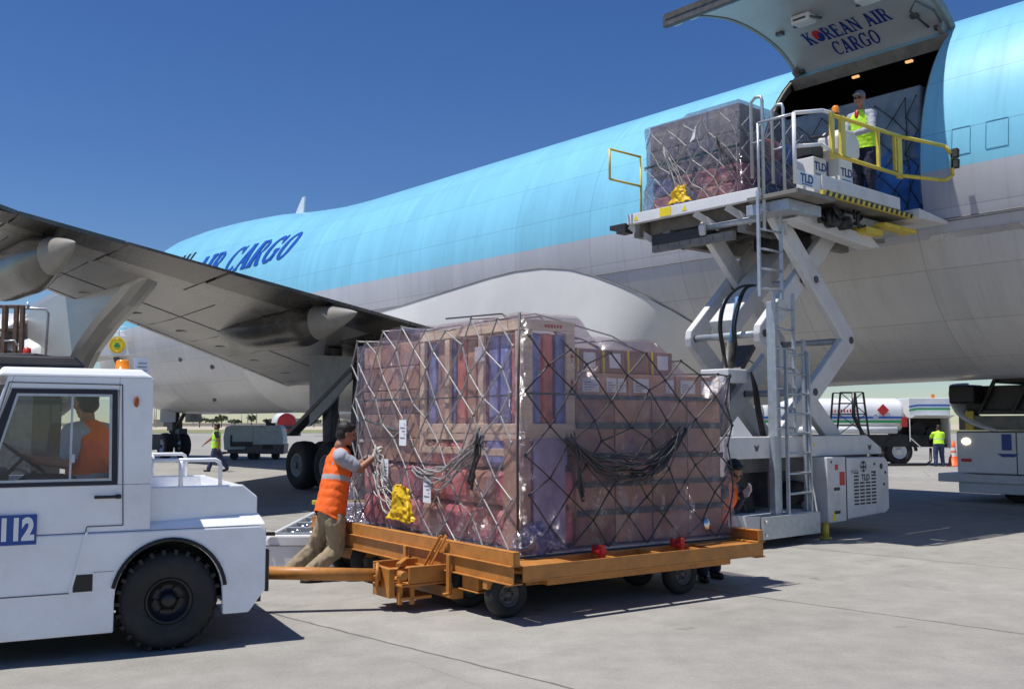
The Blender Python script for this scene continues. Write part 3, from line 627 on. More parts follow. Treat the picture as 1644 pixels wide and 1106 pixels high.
# door seams and placard marks on the skin
m = MB()
def side_loop(t0, t1, z0, z1, w=.012, r=.0):
    pts = [side_pt(t0+(t1-t0)*k/8, z0, .006) for k in range(9)]+[side_pt(t1, z0+(z1-z0)*k/8, .006) for k in range(1, 9)]+[side_pt(t1+(t0-t1)*k/8, z1, .006) for k in range(1, 9)]+[side_pt(t0, z1+(z0-z1)*k/8, .006) for k in range(1, 9)]
    m.tube(pts, w, 4)
side_loop(-7.7, -5.2, 5.0, 5.04, .008)
side_loop(-25, -7.9, 5.0, 5.005, .006)
m.build('skin_seam', 'grease2', plane, fix=False)
for a_, b_ in ((-7.35, -7.05), (-6.8, -6.45)): m = MB(); side_loop(a_, b_, 6.05, 6.5, .005); m.build('hatch_outline', M.setdefault('faint', mat('faint_outline', (.12, .40, .55), .5)), plane, fix=False)
m = MB(); m.grid(lambda a, b: side_pt(-7.85+3.2*a, 4.72+b*.10, .008), 16, 1); m.build('sill_stripe', 'chrome', plane, fix=False)
# wing-body fairing
FT_ = [(-36, 3.4), (-30, 4.5), (-23, 5.0), (-20.8, 5.2), (-19.2, 5.36), (-17.2, 5.36), (-15.6, 5.0), (-14.2, 4.45), (-13.2, 3.9), (-12.4, 2.95), (-12, 2.3)]
def fair(a, b):
    t = -34+22.*a; zt = interp(FT_, t); w, top, bot, zc = sect(t); zt = max(zt, bot+.03)
    g0 = 180-math.degrees(math.asin(max(-1, min(1, (zt-zc)/(zc-bot))))); an = g0+(300-g0)*b
    f_ = fpt(t, an, .012); B = min(1, max(0, (-12-t)/3.4)); B = B*B*(3-2*B); B2 = min(1, max(0, (t+34)/5)); B *= B2*B2*(3-2*B2)
    qt = fpt(t, g0).y; zb = 2.06; zk = min(zt-.05, 3.15)
    if b < .45: k = b/.45; q, z = qt-.10*math.sin(k*math.pi/2)-.02, zt+(zk-zt)*k
    elif b < .85: g_ = (b-.45)/.40*math.pi/2; q, z = qt-.12+(19.2-qt)*(1-math.cos(g_)), zk-(zk-zb)*math.sin(g_)
    else: q, z = 19.08+3*(b-.85)/.15, zb+.1*((b-.85)/.15)**2
    return f_.lerp(Vector((t, q, z)), B)
FT_ = [(x, z) for x, z in ((-34, 3.6), (-30, 4.4), (-26, 4.8), (-23, 5.0), (-20.8, 5.2), (-19.2, 5.34), (-18.2, 5.39), (-17.2, 5.36), (-16.3, 5.22), (-15.6, 5.0), (-14.9, 4.72), (-14.2, 4.4), (-13.6, 4.05), (-13.1, 3.7), (-12.7, 3.3), (-12.4, 2.95), (-12.15, 2.7), (-12, 2.5))]
m = MB(); m.grid(fair, 110, 40); m.build('wing_body_fairing', 'fairing', plane, fix=False)
m = MB(); m.tube([fair(i/110, 0)+Vector((0, -.012, .004)) for i in range(20, 111)], .010, 4); m.build('fairing_edge', 'grease2', plane, fix=False)
# wing
def LE(q): return -31.3+.84*(16-q)
def TE(q): return (-17-.165*(q-4.1)) if q > 2.5 else -16.75+.85*(2.5-q)
def ZR(q): return 3.62+.125*(16-q)
def naca(x): return 5*.105*(.2969*math.sqrt(max(x, 0))-.126*x-.3516*x*x+.2843*x**3-.1036*x**4)
def wpt(q, x, up):
    c = TE(q)-LE(q); yt = naca(x)*c; cam = .012*c*4*x*(1-x)
    lo = .78+.35*min(max((q-6)/10, 0), 1)
    return Vector((LE(q)+c*x, q, ZR(q)+(-.006*c*(1-x))+cam+(yt*1.05 if up else -yt*lo)-(0 if up else .02)))
m = MB(); m.smooth = True
XC = .70; QA, QB = 17.0, -11.
def wsurf(a, b):   # a around section, b span
    q = QA+(QB-QA)*b
    if a < .5: x = XC*(1-(a/.5))**1.6; return wpt(q, x, False)
    x = XC*((a-.5)/.5)**1.6; return wpt(q, x, True)
m.grid(wsurf, 36, 30)
m.smooth = False
[m.add([wsurf(0, k/30), wsurf(1, k/30), wsurf(1, (k+1)/30), wsurf(0, (k+1)/30)], [(0, 1, 2, 3)]) for k in range(30)]; m.add([wsurf(i/36, 1) for i in range(37)], [tuple(range(37))])
wg = m.build('wing', 'wing', plane, fix=False)
def panel(q0, q1, x0, x1, nm, mt, dz=0., th=.06):
    m = MB(); up = [[wpt(q0+(q1-q0)*j/6, x0+(x1-x0)*i/4, True) for i in range(5)] for j in range(7)]
    lo = [[wpt(q0+(q1-q0)*j/6, x0+(x1-x0)*i/4, False)-Vector((0, 0, dz)) for i in range(5)] for j in range(7)]
    m.grid(lambda a, b: up[int(b*6+.5)][int(a*4+.5)], 4, 6); m.grid(lambda a, b: lo[int(b*6+.5)][int(a*4+.5)], 4, 6)
    m.smooth = False
    for U in (0, 4): m.add([up[0][U], up[6][U], lo[6][U], lo[0][U]], [(0, 1, 2, 3)])
    for J in (0, 6): m.add(up[J]+lo[J][::-1], [tuple(range(10))])
    return m.build(nm, mt, wg, fix=False)
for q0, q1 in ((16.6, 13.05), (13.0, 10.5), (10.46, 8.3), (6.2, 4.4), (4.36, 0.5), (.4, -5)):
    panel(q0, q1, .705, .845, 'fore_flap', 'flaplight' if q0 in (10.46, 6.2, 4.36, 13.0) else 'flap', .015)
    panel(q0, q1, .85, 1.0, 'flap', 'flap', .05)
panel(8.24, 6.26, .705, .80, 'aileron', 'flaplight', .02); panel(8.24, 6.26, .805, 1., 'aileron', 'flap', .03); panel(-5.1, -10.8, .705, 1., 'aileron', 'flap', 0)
m = MB()
for k in range(13):
    q = 15.5-k*1.55; m.tube([wpt(q, x, False)-Vector((0, 0, .004)) for x in (.08, .2, .35, .5, .66)], .010, 4)
for x in (.12, .42): m.tube([wpt(16-j*1.2, x, False)-Vector((0, 0, .004)) for j in range(14)], .010, 4)
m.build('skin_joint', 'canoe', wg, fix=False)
for k in range(12):
    q = 14.6-k*1.5
    m = MB(); c = wpt(q, .26, False); m.ell(c+Vector((0, 0, .0)), (.24, .14, .012), 16, 6); 
    if k < 7: m.build('access_panel', 'wing', wg, fix=False)
m = MB(); m.grid(lambda a, b: Vector((LE(QB)+(TE(QB)-LE(QB))*(.15+.85*a)+b*1.6, QB-b*.9, ZR(QB)+b*1.8)), 2, 2); m.build('winglet', 'letterblue', plane, fix=False)
# flap track fairings
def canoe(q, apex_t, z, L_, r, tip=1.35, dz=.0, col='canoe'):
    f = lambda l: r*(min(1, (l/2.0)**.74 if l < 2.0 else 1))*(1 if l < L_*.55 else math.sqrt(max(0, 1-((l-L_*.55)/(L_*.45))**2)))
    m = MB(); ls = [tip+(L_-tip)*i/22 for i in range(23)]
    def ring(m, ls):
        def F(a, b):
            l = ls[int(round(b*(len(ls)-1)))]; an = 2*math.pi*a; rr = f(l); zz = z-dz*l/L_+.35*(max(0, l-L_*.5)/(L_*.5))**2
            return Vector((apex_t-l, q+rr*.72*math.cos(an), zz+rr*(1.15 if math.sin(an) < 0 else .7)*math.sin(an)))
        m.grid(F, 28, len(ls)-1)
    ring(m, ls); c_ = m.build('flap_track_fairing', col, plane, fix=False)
    m = MB(); ring(m, [tip*(i/10)**1.3 for i in range(11)]); m.build('fairing_tip', 'canoelit', c_, fix=False)
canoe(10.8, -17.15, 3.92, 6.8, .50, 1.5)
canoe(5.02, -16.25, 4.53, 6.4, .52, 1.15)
canoe(13.9, -18.9, 3.42, 4.4, .34, 2.6, col='canoelit'); canoe(-1.2, -13.4, 5.2, 6, .5)
# pylon and engine
PQ = 7.5
m = MB(); m.smooth = False
pol = [(-19.3, 4.62), (-20.6, 4.1), (-21.8, 3.72), (-22.9, 3.25), (-23.7, 2.7), (-24.2, 2.2), (-29.5, 2.2), (-29.5, 3.9), (-27.2, 4.5), (-26.6, 4.75), (-24.5, 4.9)]
m.prism(pol, (0, PQ, 0), (1, 0, 0), (0, 0, 1), (0, 1, 0), -.30, .30); m.build('engine_pylon', 'wing', plane, bevel=.22)
m = MB()
m.lathe((-31.2, PQ, 3.05), (1, 0, 0), [(0, 1.16), (-.05, 1.26), (.1, 1.42), (.8, 1.55), (2.2, 1.60), (3.6, 1.45), (4.4, 1.28), (4.4, 1.20), (3.2, 1.1), (3.2, .86), (4.6, .80), (5.6, .58), (5.6, .42), (6.6, .05)], 48)
nc = m.build('engine_nacelle', 'cowl', plane)
m = MB(); m.lathe((-31.2, PQ, 3.05), (1, 0, 0), [(0, 1.16), (.9, 1.2), (.9, .3), (.5, .02)], 40); m.build('fan_face', 'dsteel', nc)
# landing gear
def bogie(tx, q, ztop, nm):
    m = MB(); m.tube([(tx, q, .62), (tx, q, 1.9), (tx+.1, q, ztop)], [.16, .2, .24], 16); m.beam((tx-.78, q, .62), (tx+.78, q, .62), .24, .26); m.tube([(tx+.15, q, .9), (tx+.55, q, 1.25), (tx+.2, q, 1.75)], .05, 8)
    m.cyl((tx-.72, q-.6, .62), (tx-.72, q+.6, .62), .09, 12); m.cyl((tx+.72, q-.6, .62), (tx+.72, q+.6, .62), .09, 12)
    for k in range(5): m.tube([(tx+.24, q-.1+k*.05, .8+.1*k), (tx+.34, q-.1+k*.05, 1.6), (tx+.18, q, 2.6)], .018, 6)
    s_ = m.build(nm, 'gear', plane, bevel=.01)
    for a in (-.72, .72):
        for b, ax in ((-.32, -1), (.32, 1)): wheel(s_, (tx+a, q+b+.24*ax, .62), (0, ax, 0), .62, .46, .30, 'gearwhite')
    return s_
bogie(-22.35, 13.3, 3.6, 'main_gear_leg'); bogie(-18.9, 17.3, 2.6, 'main_gear_leg'); bogie(-18.9, 21.1, 2.6, 'main_gear_leg'); bogie(-22.35, 25.1, 3.6, 'main_gear_leg')
m = MB(); m.prism([(-22.7, 3.45), (-20.7, 3.3), (-20.75, 2.75), (-21.6, 2.15), (-22.65, 1.62)], (0, 12.9, 0), (1, 0, 0), (0, 0, 1), (0, 1, 0), -.03, .03); m.build('gear_door', 'gearwhite', plane, bevel=.01)
m = MB(); m.beam((-23.75, 13.0, 1.42), (-20.6, 13.0, 3.05), .12, .30, (0, 1, 0)); m.tube([(-21.2, 13.3, 1.0), (-21.1, 13.35, 3.2)], .12, 12)
m.box(-21.5, -20.5, 13.5, 14.1, 1.3, 3.4); m.build('gear_brace', 'gear', plane, bevel=.02)
# nose gear
m = MB(); NT, NQ = -46.9, 19.35
m.tube([(NT, NQ, .62), (NT, NQ, 1.5), (NT+.15, NQ, 2.9)], [.12, .16, .2], 16); m.cyl((NT, NQ-.7, .62), (NT, NQ+.7, .62), .08, 12)
m.tube([(NT+.12, NQ, 1.4), (NT+1.7, NQ, 2.6)], .09, 10); m.tube([(NT-.1, NQ-.1, 1.2), (NT-.5, NQ-.1, 1.5), (NT-.1, NQ-.1, 1.9)], .06, 8)
m.box(NT-.3, NT+.35, NQ-.25, NQ+.25, 1.35, 1.75); m.box(NT+.35, NT+.8, NQ-.12, NQ+.3, 1.2, 1.45)
for k in range(4): m.tube([(NT+.1, NQ-.2+k*.1, 1.1), (NT+.3, NQ-.2+k*.12, 1.9), (NT+.1, NQ, 2.5)], .025, 6)
ng = m.build('nose_gear_leg', 'gear', plane, bevel=.01)
for b, ax in ((-.42, -1), (.42, 1)): wheel(ng, (NT, NQ+b+.21*ax, .62), (0, ax, 0), .62, .40, .3, 'steel')
for s_ in (-1, 1):
    m = MB(); m.box(NT-.2, NT+1.6, NQ+s_*.62-.02, NQ+s_*.62+.02, 1.75, 2.55); m.build('gear_door', 'gearwhite', plane)
for t, a in ((-36.4, 212), (-39.0, 205), (-38.4, 238)):
    m = MB(); p = fpt(t, a, .01); m.ell(p, (.16, .05, .10), 12, 8); m.build('vent_port', 'dsteel', plane)

# distant jet
t = thing('distant_airliner', 'white distant jet with a red engine cover, seen under the nearer plane belly', 'airplane', FW, (-28, 140, 0))
m = MB(); m.smooth = True
m.lathe((-27.5, 143, 4.0), (1, .15, 0), [(0, .02), (.3, .5), (1, 1.05), (2.4, 1.6), (4.5, 1.9), (24, 1.9), (30, .4)], 28); m.build('fuselage', 'cowl', t)
m = MB(); m.beam((-28.5, 139, 3.0), (-14, 143, 3.2), 4, .35); m.build('wing', 'wing', t, bevel=.1)
m = MB(); m.lathe((-30.9, 137, 1.75), (.55, -1, 0), [(-3.5, 1.0), (-2, 1.55), (0, 1.5), (.1, 1.35)], 28); en = m.build('engine_nacelle', 'cowl', t)
m = MB(); m.lathe((-30.9, 137, 1.75), (.55, -1, 0), [(.06, 1.33), (.14, .9), (.16, 0)], 28); m.build('intake_cover', 'red', en)
m = MB(); m.box(-32.5, -29.3, 137, 139, .02, 1.1); m.box(-31.9, -30.2, 136.6, 138, 1.0, 1.45); m.build('dark_base', 'black', t, bevel=.1)  # dark boxes below the engine

# ================================================================ WRAPPED LOADS
def film_shell(name, x0, x1, y0, y1, z0, htop, matn, parent, amp=.05, seed=0, lowbulge=.07, res=.055, off=.03):
    """film draped over a block: four sides and a top whose height follows htop(x,y)"""
    P = []; 
    def seg(a, b):
        l = (Vector(b)-Vector(a)).length; n = max(2, int(l/res)); return [(a[0]+(b[0]-a[0])*i/n, a[1]+(b[1]-a[1])*i/n) for i in range(n)]
    for a, b in (((x0, y0), (x1, y0)), ((x1, y0), (x1, y1)), ((x1, y1), (x0, y1)), ((x0, y1), (x0, y0))): P += seg(a, b)
    cx, cy = (x0+x1)/2, (y0+y1)/2; m = MB(); m.smooth = True; rows = 38; vs = []
    def disp(p, k=1.):
        v = Vector((p[0]*2.1+seed, p[1]*2.1, p[2]*1.3)); a = noise.noise(v)+.5*noise.noise(v*2.7)+.3*abs(noise.noise(v*6.1)); return a*amp*k
    for j in range(rows+1):
        for (x, y) in P:
            h = htop(x, y); z = z0+(h-z0)*j/rows
            nx = -1 if x <= x0+1e-6 else (1 if x >= x1-1e-6 else 0); ny = -1 if y <= y0+1e-6 else (1 if y >= y1-1e-6 else 0)
            b = lowbulge*max(0, 1-(z-z0)/.75)*(.35+abs(noise.noise(Vector((x*1.6+seed, y*1.6, z)))*1.6))
            d = off+b+disp((x, y, z), 1 if 0 < j < rows else .3)*(1.6 if z < z0+.7 else 1); d = max(d, .012)
            vs.append((x+nx*d, y+ny*d, z))
    n = len(P); fs = [(j*n+k, j*n+(k+1) % n, (j+1)*n+(k+1) % n, (j+1)*n+k) for j in range(rows) for k in range(n)]
    m.add(vs, fs)
    nu = int((x1-x0)/res); nv = int((y1-y0)/res)
    def top(a, b):
        x, y = x0+(x1-x0)*a, y0+(y1-y0)*b; return (x, y, htop(x, y)+off*.6+abs(disp((x, y, 3)))*.6)
    m.grid(top, nu, nv)
    return m.build(name, matn, parent, fix=False)
def net_strands(O, U, V, Nn, W_, Hh, du, dv, r, rng, hf=None, jit=.03, sag=.0, lean=0.):
    """zigzag net on a face: returns list of polylines"""
    O, U, V, Nn = Vector(O), Vector(U), Vector(V), Vector(Nn); nu = int(W_/du)+1; nv = int(Hh/dv)
    node = {}
    def nd(i, j):
        if (i, j) not in node:
            u = (i+.0)*du/2; v = j*dv
            if hf: v = min(v, hf(u))
            jj = 0 if j == 0 else 1
            node[(i, j)] = O+U*(min(max(u+rng.uniform(-jit, jit)*jj+lean*v*.0, -.01), W_+.01))+V*(v+rng.uniform(-jit, jit)*jj*(1 if v < (hf(u) if hf else 9)-.02 else 0))+Nn*rng.uniform(0, .025)
        return node[(i, j)]
    out = []
    for i in range(0, 2*nu+1):
        if i*du/2 > W_+du*.4: continue
        # each strand zigzags between columns i and i+1
        pts = []
        for j in range(nv+1):
            k = i+((j+i) % 2)*1
            pts.append(nd(k if k*du/2 <= W_+.05 else k-1, j))
        out.append(pts)
    return out
def strands_mesh(lines, r, m=None, n=5):
    m = m or MB()
    for pts in lines:
        for a, b in zip(pts, pts[1:]):
            if (b-a).length < .01: continue
            mid = (a+b)/2; m.tube([a, mid, b], r, n, cap=False); m.ell(b, (r*1.9, r*1.9, r*2.1), 6, 4)
    return m
def cloth(name, pts_c, size, matn, parent, nrm, seed=1, n=34, amp=.028):
    c = Vector(pts_c); nrm = Vector(nrm).normalized(); s_ = nrm.cross(Vector((0, 0, 1))).normalized(); m = MB()
    def F(a, b):
        u = (a-.5)*size[0]*(.35+1.0*(1-b)*.9)*(.9+.25*noise.noise(Vector((b*4+seed, 0, 0)))); v = (b-.5)*size[1]
        k = 2.2*(1-2.4*abs(noise.noise(Vector((a*7+seed, b*1.4, seed)))))+.7*noise.noise(Vector((a*5+b*6, b*5+seed, 2)))
        return c+s_*(u+.03*k)+Vector((0, 0, v+.05*noise.noise(Vector((a*6+seed, 3, b*2)))))+nrm*(.03+abs(k)*amp+.05*math.sin(a*math.pi))
    m.grid(F, n, n); o = m.build(name, matn, parent, fix=False); 
    sd = o.modifiers.new('thick', 'SOLIDIFY'); sd.thickness = .006; return o

Z0 = .53
ld = thing('pallet_load', 'big foreground pallet of crates and cartons under pink film and netting on the orange dolly', 'cargo pallet', FD, (1.3, 1.6, .5), 'wrapped air cargo pallets')
m = MB(); m.box(-.06, 2.68, -.06, 3.24, .5, .528); m.build('base_sheet', 'steel', ld, bevel=.006)
# low red and pink sacks along the long face
r_ = random.Random(3)
for i in range(7):
    for j in range(2):
        y = .06+i*.45; z = Z0+.02+j*.36
        m = MB(); m.box(.03, .70, y, y+.42, z, z+.34); m.build('goods_sack', ('cartonpink', 'redgoods', 'cartonpink', 'carton')[(i+j*2) % 4], ld, bevel=.07)
m = MB(); m.box(.03, .60, .04, .62, 1.27, 1.55); m.build('goods_sack', 'bluefoam', ld, bevel=.05)
m = MB(); m.box(.02, .14, .02, .30, Z0+.01, 1.95-.4); m.build('corner_board', 'carton', ld, bevel=.01)
m = MB(); m.box(.16, .52, .005, .03, Z0+.01, 1.54); m.build('violet_wrap', mat('lilac_board', (.44, .37, .52), .5, var=.2), ld)
for i in range(4):
    m = MB(); y = .66+i*.32; m.box(.04, .66, y, y+.30, 1.27, 1.5); m.build('goods_sack', ('carton', 'cartonpink', 'redgoods', 'carton')[i], ld, bevel=.03)
# cartons right part
for i in range(4):
    for j in range(5):
        x = .66+i*.49; z = Z0+.01+j*.283
        m = MB(); m.box(x, x+.475, .02, .60, z, z+.275); m.build('carton', 'carton' if (i*3+j*2) % 4 else 'carton2', ld, bevel=.008)
m = MB(); m.box(.68, 2.58, .66, 3.1, Z0, 1.9); m.build('carton_block', 'carton2', ld, bevel=.02)
for i in range(3):
    x = .68+i*.645; m = MB(); m.box(x, x+.63, .02, .55, 1.95, 2.165); c_ = m.build('carton', 'carton', ld, bevel=.008)
    for k, (a, w) in enumerate(((.06, .20), (.36, .12), (.50, .1))):
        if i == 1 and k == 1: continue
        m = MB(); m.box(x+a, x+a+w, .008, .018, 1.985, 2.12); l_ = m.build('shipping_label', 'paper', c_)
        m = MB(); [m.box(x+a+.015, x+a+w*(.5+.4*((q*7) % 3)/2), .0035, .0075, 2.0+q*.024, 2.006+q*.024) for q in range(4)]; m.build('label_print', 'ink', l_)
for i in range(4):
    x = .68+i*.32; m = MB(); m.box(x, x+.31, .05, .5, 2.17, 2.40); c_ = m.build('carton', 'carton2', ld, bevel=.008)
    if i != 2:
        m = MB(); m.box(x+.10, x+.24, .036, .048, 2.22, 2.36); m.build('shipping_label', 'paper', c_)
    m = MB(); m.box(x+.02, x+.035, .036, .049, 2.17, 2.40); m.build('tape', 'yellowsig', c_)
# wooden crate on top of the corner
cr = MB(); P = .09
X0, X1, Y0, Y1, Z1, Z2 = .03, .66, .03, 1.86, 1.62, 2.64
cr.box(X0, X1, Y0, Y1, Z1-.10, Z1-.03)
for y in (Y0, Y0+.62, Y0+1.24, Y1-P):
    cr.box(X0, X0+.035, y, y+P, Z1-.02, Z2-.11)
for x in (X0+.036, X1-.10): cr.box(x, x+.10, Y0, Y0+.03, Z1-.02, Z2-.11)
cr.box(X0-.004, X0+.04, Y0-.003, Y1, Z2-.10, Z2); cr.box(X0-.004, X0+.04, Y0-.003, Y1, Z1-.03, Z1+.06); cr.box(X0-.004, X0+.04, Y0, Y1, Z1-.24, Z1-.17)
cr.box(X0+.041, X1, Y0-.005, Y0+.03, Z2-.10, Z2); cr.box(X0+.041, X1, Y0-.005, Y0+.03, Z1-.03, Z1+.06); cr.box(X0, X1, Y0+.04, Y1, Z2-.03, Z2-.005)
for y in (Y0, Y0+.85, Y1-.12): cr.box(X0, X0+.09, y, y+.12, Z1-.17, Z1-.10)
c0 = cr.build('wooden_crate', 'wood', ld, bevel=.004)
for i in range(9):
    y = .10+i*.19; m = MB(); m.box(X0+.05, X0+.3, y, y+.15, Z1+.02, Z2-.12); m.build('crate_goods', ('redgoods', 'bluefoam', 'bluefoam', 'cartonpink', 'carton', 'redgoods', 'bluefoam', 'carton', 'bluefoam')[i], c0, bevel=.02)
for i in range(3):
    x = X0+.14+i*.15; m = MB(); m.box(x, x+.12, .075, .3, Z1+.02, Z2-.12); m.build('crate_goods', ('bluefoam', 'redgoods', 'bluefoam')[i], c0, bevel=.02)
m = MB()
for k, z in ((0, 2.30), (1, 2.05)):
    m.prism([(0, 0), (.05, 0), (.025, .05)], (X1-.065, Y0-.006, z), (1, 0, 0), (0, 0, 1), (0, -1, 0), 0, .003); m.box(X1-.045, X1-.033, Y0-.009, Y0-.006, z-.05, z)
for k in range(6): m.box(.30+k*.035, .322+k*.035, Y0-.009, Y0-.0055, Z2-.07, Z2-.04)
m.build('crate_marking', 'red', c0)
m = MB(); m.box(X0-.012, X0-.006, .60, .78, 2.28, 2.42); m.build('shipping_label', 'paper', c0)
# far cartons of the long face
for i in range(3):
    for j in range(5):
        y = 1.9+i*.43; z = 1.27+j*.26
        m = MB(); m.box(.04, .5, y, y+.42, z, z+.25); m.build('carton', ('carton', 'carton', 'carton2')[(i+j) % 3], ld, bevel=.008)
m = MB(); m.box(.55, 2.5, 1.9, 3.15, 1.9, 2.5); m.build('carton_block', 'carton', ld, bevel=.02)
m = MB(); m.box(.70, 1.9, .9, 1.86, 1.9, 2.35); m.build('carton_block', 'carton2', ld, bevel=.02)
# straps
m = MB()
for z, w in ((1.93, .035), (1.66, .06), (1.36, .045), (1.10, .045), (.84, .06)): m.box(.66, 2.62, -.004, .012, z-w/2, z+w/2)
m.box(-.004, .012, 1.88, 3.2, 1.93, 1.955); m.box(-.008, .66, -.006, .01, 1.945, 1.965); m.beam((-.004, 3.2, 1.75), (-.004, 2.0, 1.55), .01, .05, (1, 0, 0)); m.box(-.004, .012, .1, 3.2, 1.93, 1.945)
m.build('teal_strap', 'strap', ld)
def hload(x, y):
    # film height over the load
    def sm(a, b, v): t = max(0, min(1, (v-a)/(b-a))); return t*t*(3-2*t)
    hc = 2.67; hl = 2.58+.10*sm(2.2, 3.0, y)*0+.14*math.exp(-((y-2.35)/.25)**2)*(1 if x < .6 else .4); hr = 2.50-.32*sm(1.6, 2.15, x)-.02
    a = hl if y > 1.95 else (hc+(hl-hc)*sm(1.86, 1.98, y))
    if x > .66:
        b = hc+(hr-hc)*sm(.66, .86, x); a = b if y < 1.9 else (b+(2.55-b)*sm(1.9, 2.2, y))
    return a
film = film_shell('shrink_film', -.0, 2.64, -.0, 3.2, .53, hload, 'film', ld, .035, 3.3, .10)
# blue violet film bunched at the near bottom corner
m = MB(); 
def bunch(a, b):
    p = math.pi*a; t = 2*math.pi*b; k = 1+.5*noise.noise(Vector((a*7, math.cos(t)*3, math.sin(t)*3)))
    return Vector((.14+.24*k*math.sin(p)*math.cos(t), -.04+.11*k*math.sin(p)*math.sin(t), .63+.13*k*math.cos(p)))
m.grid(bunch, 18, 18); m.build('film_bunch', film_mat('blue_violet_film', (.7, .7, .95), ((.26, .28, .75), (.75, .72, .95)), .42, 5), ld, fix=False)
# netting
r_ = random.Random(11)
L1 = net_strands((-.085, 0, Z0), (0, 1, 0), (0, 0, 1), (-1, 0, 0), 3.2, 2.12, .44, .235, .009, r_, jit=.065)
L2 = net_strands((0, -.085, Z0), (1, 0, 0), (0, 0, 1), (0, -1, 0), 2.64, 2.1, .48, .235, .009, r_, hf=lambda u: hload(max(min(u, 2.6), 0), 0)-Z0+.03, jit=.075)
m = strands_mesh(L1, .0085)
for pts in L1[::2]: m.tube([pts[-1], Vector((.4, pts[-1].y+.1, hload(.4, pts[-1].y)+.06)), Vector((1.2, pts[-1].y-.1, hload(1.2, pts[-1].y)+.06)), Vector((2.2, pts[-1].y+.1, hload(2.2, pts[-1].y)+.06))], .0085, 5)
m.build('cargo_net', 'net', ld, fix=False)
m = strands_mesh(L2, .0085)
for pts in L2[::2]: m.tube([pts[-1], Vector((pts[-1].x+.1, .5, hload(min(pts[-1].x, 2.6), .5)+.06)), Vector((pts[-1].x-.1, 1.2, hload(min(pts[-1].x, 2.6), 1.2)+.06))], .0085, 5)
m.tube([(-.08, -.08, .6), (-.085, -.08, 1.4), (-.08, -.085, 2.0), (-.04, -.05, 2.68)], .012, 6)
m.build('cargo_net', 'netdark', ld, fix=False)  # short face: same net in a darker copy, shade in its colour
def bundle(name, a, b, sag, n, matn, rr, nrm, seed, spread=.05):
    q = random.Random(seed); m = MB(); a, b, nrm = Vector(a), Vector(b), Vector(nrm)
    for k in range(n):
        s = sag*q.uniform(.6, 1.15); ph = q.uniform(0, 6); o1 = Vector((0, 0, q.uniform(-spread, spread)))+nrm*q.uniform(.0, .05); pts = []
        for i in range(13):
            t = i/12; p = a.lerp(b, t)+Vector((0, 0, -s*4*t*(1-t)))+o1*(.3+math.sin(t*math.pi))+nrm*(.02+.02*math.sin(9*t+ph))+Vector((0, 0, .025*math.sin(14*t+ph)))
            pts.append(p)
        m.tube(pts, rr, 5)
    return m.build(name, matn, ld, fix=False)
bundle('net_bundle', (.42, -.10, 1.55), (1.95, -.11, 1.62), .42, 14, 'netdark', .009, (0, -1, 0), 4)
bundle('net_bundle', (.50, -.10, 1.58), (.62, -.1, 1.0), .05, 6, 'netdark', .008, (0, -1, 0), 5, .1)
bundle('net_bundle', (1.85, -.11, 1.6), (1.2, -.11, 1.2), .15, 6, 'netdark', .008, (0, -1, 0), 8, .08)
bundle('net_bundle', (-.10, .42, 1.58), (-.10, 1.7, 1.22), .26, 10, 'net', .009, (-1, 0, 0), 6)
bundle('net_bundle', (-.10, .45, 1.62), (-.11, .62, 1.10), .04, 7, 'netdark', .008, (-1, 0, 0), 7, .1)
bundle('net_bundle', (-.11, 2.66, 1.30), (-.11, 1.9, .72), .10, 8, 'net', .008, (-1, 0, 0), 9, .10)
bundle('net_bundle', (-.11, 2.52, 1.40), (-.11, 2.2, 1.0), .06, 8, 'net', .008, (-1, 0, 0), 10, .12)
for (y, z, h) in ((1.93, 1.72, .27), (2.32, 1.30, .24), (1.42, 1.14, .25)):
    m = MB(); m.box(-.135, -.129, y-.075, y+.075, z-h, z); tg = m.build('white_tag', 'paper', ld)
    m = MB(); m.tube([(-.13, y, z-.01), (-.10, y+.02, z+.12)], .004, 4); [m.box(-.139, -.136, y-.05, y-.05+.02+.08*((k*5) % 3)/2, z-.05-k*.035, z-.043-k*.035) for k in range(5)]; m.build('tag_print', 'ink', tg)
cloth('yellow_cover', (-.13, 1.80, .86), (.48, .34), 'yellowcloth', ld, (-1, 0, 0), 4)
m = MB(); m.ell((2.25, -.10, .66), (.05, .04, .07), 10, 8); m.build('foil_scrap', 'chrome', ld)

# ================================================================ DOLLY
dl = thing('cargo_dolly', 'orange steel pallet dolly with drawbar carrying the wrapped load', 'dolly', FD, (1.2, 1.4, 0))
m = MB()
XA, XB, YA, YB = -.40, 2.69, -.46, 3.62
# deck plate and roller frame
m.box(XA+.06, XB-.06, -.10, YB, .40, .494); m.build('deck', 'deckmetal', dl, bevel=.01)
for x, w in ((XA, 1), (XB, -1)):
    m = MB(); m.box(x, x+.012*w, YA, YB, .50, .60); m.box(x, x+.07*w, YA, YB, .60, .612); m.box(x-.03*w, x+.09*w, YA, YB, .488, .50); m.box(x-.0*w, x+.012*w, YA, YB, .35, .486); m.box(x-.03*w, x+.10*w, YA, YB, .338, .35)
    m.box(x+.013*w, x+.07*w, YA, YA+.012, .502, .60); m.build('side_rail', 'orange', dl, bevel=.004)
m = MB()   # slanted front sill with openings
m.box(XA+.1, XB, YA, YA+.014, .37, .49); m.box(XA+.1, XB, YA, YA+.07, .355, .369); m.box(XA+.1, XB, -.12, -.105, .37, .492)
for x in (-.29, .22, .72, 1.28, 1.80, 2.26, 2.66): m.box(x, x+.035, YA+.015, -.12, .44, .487)
m.box(-.25, .21, YA+.015, -.122, .478, .484); m.box(2.0, 2.65, YA+.015, -.122, .478, .484); m.build('front_sill', 'orange', dl, bevel=.003)
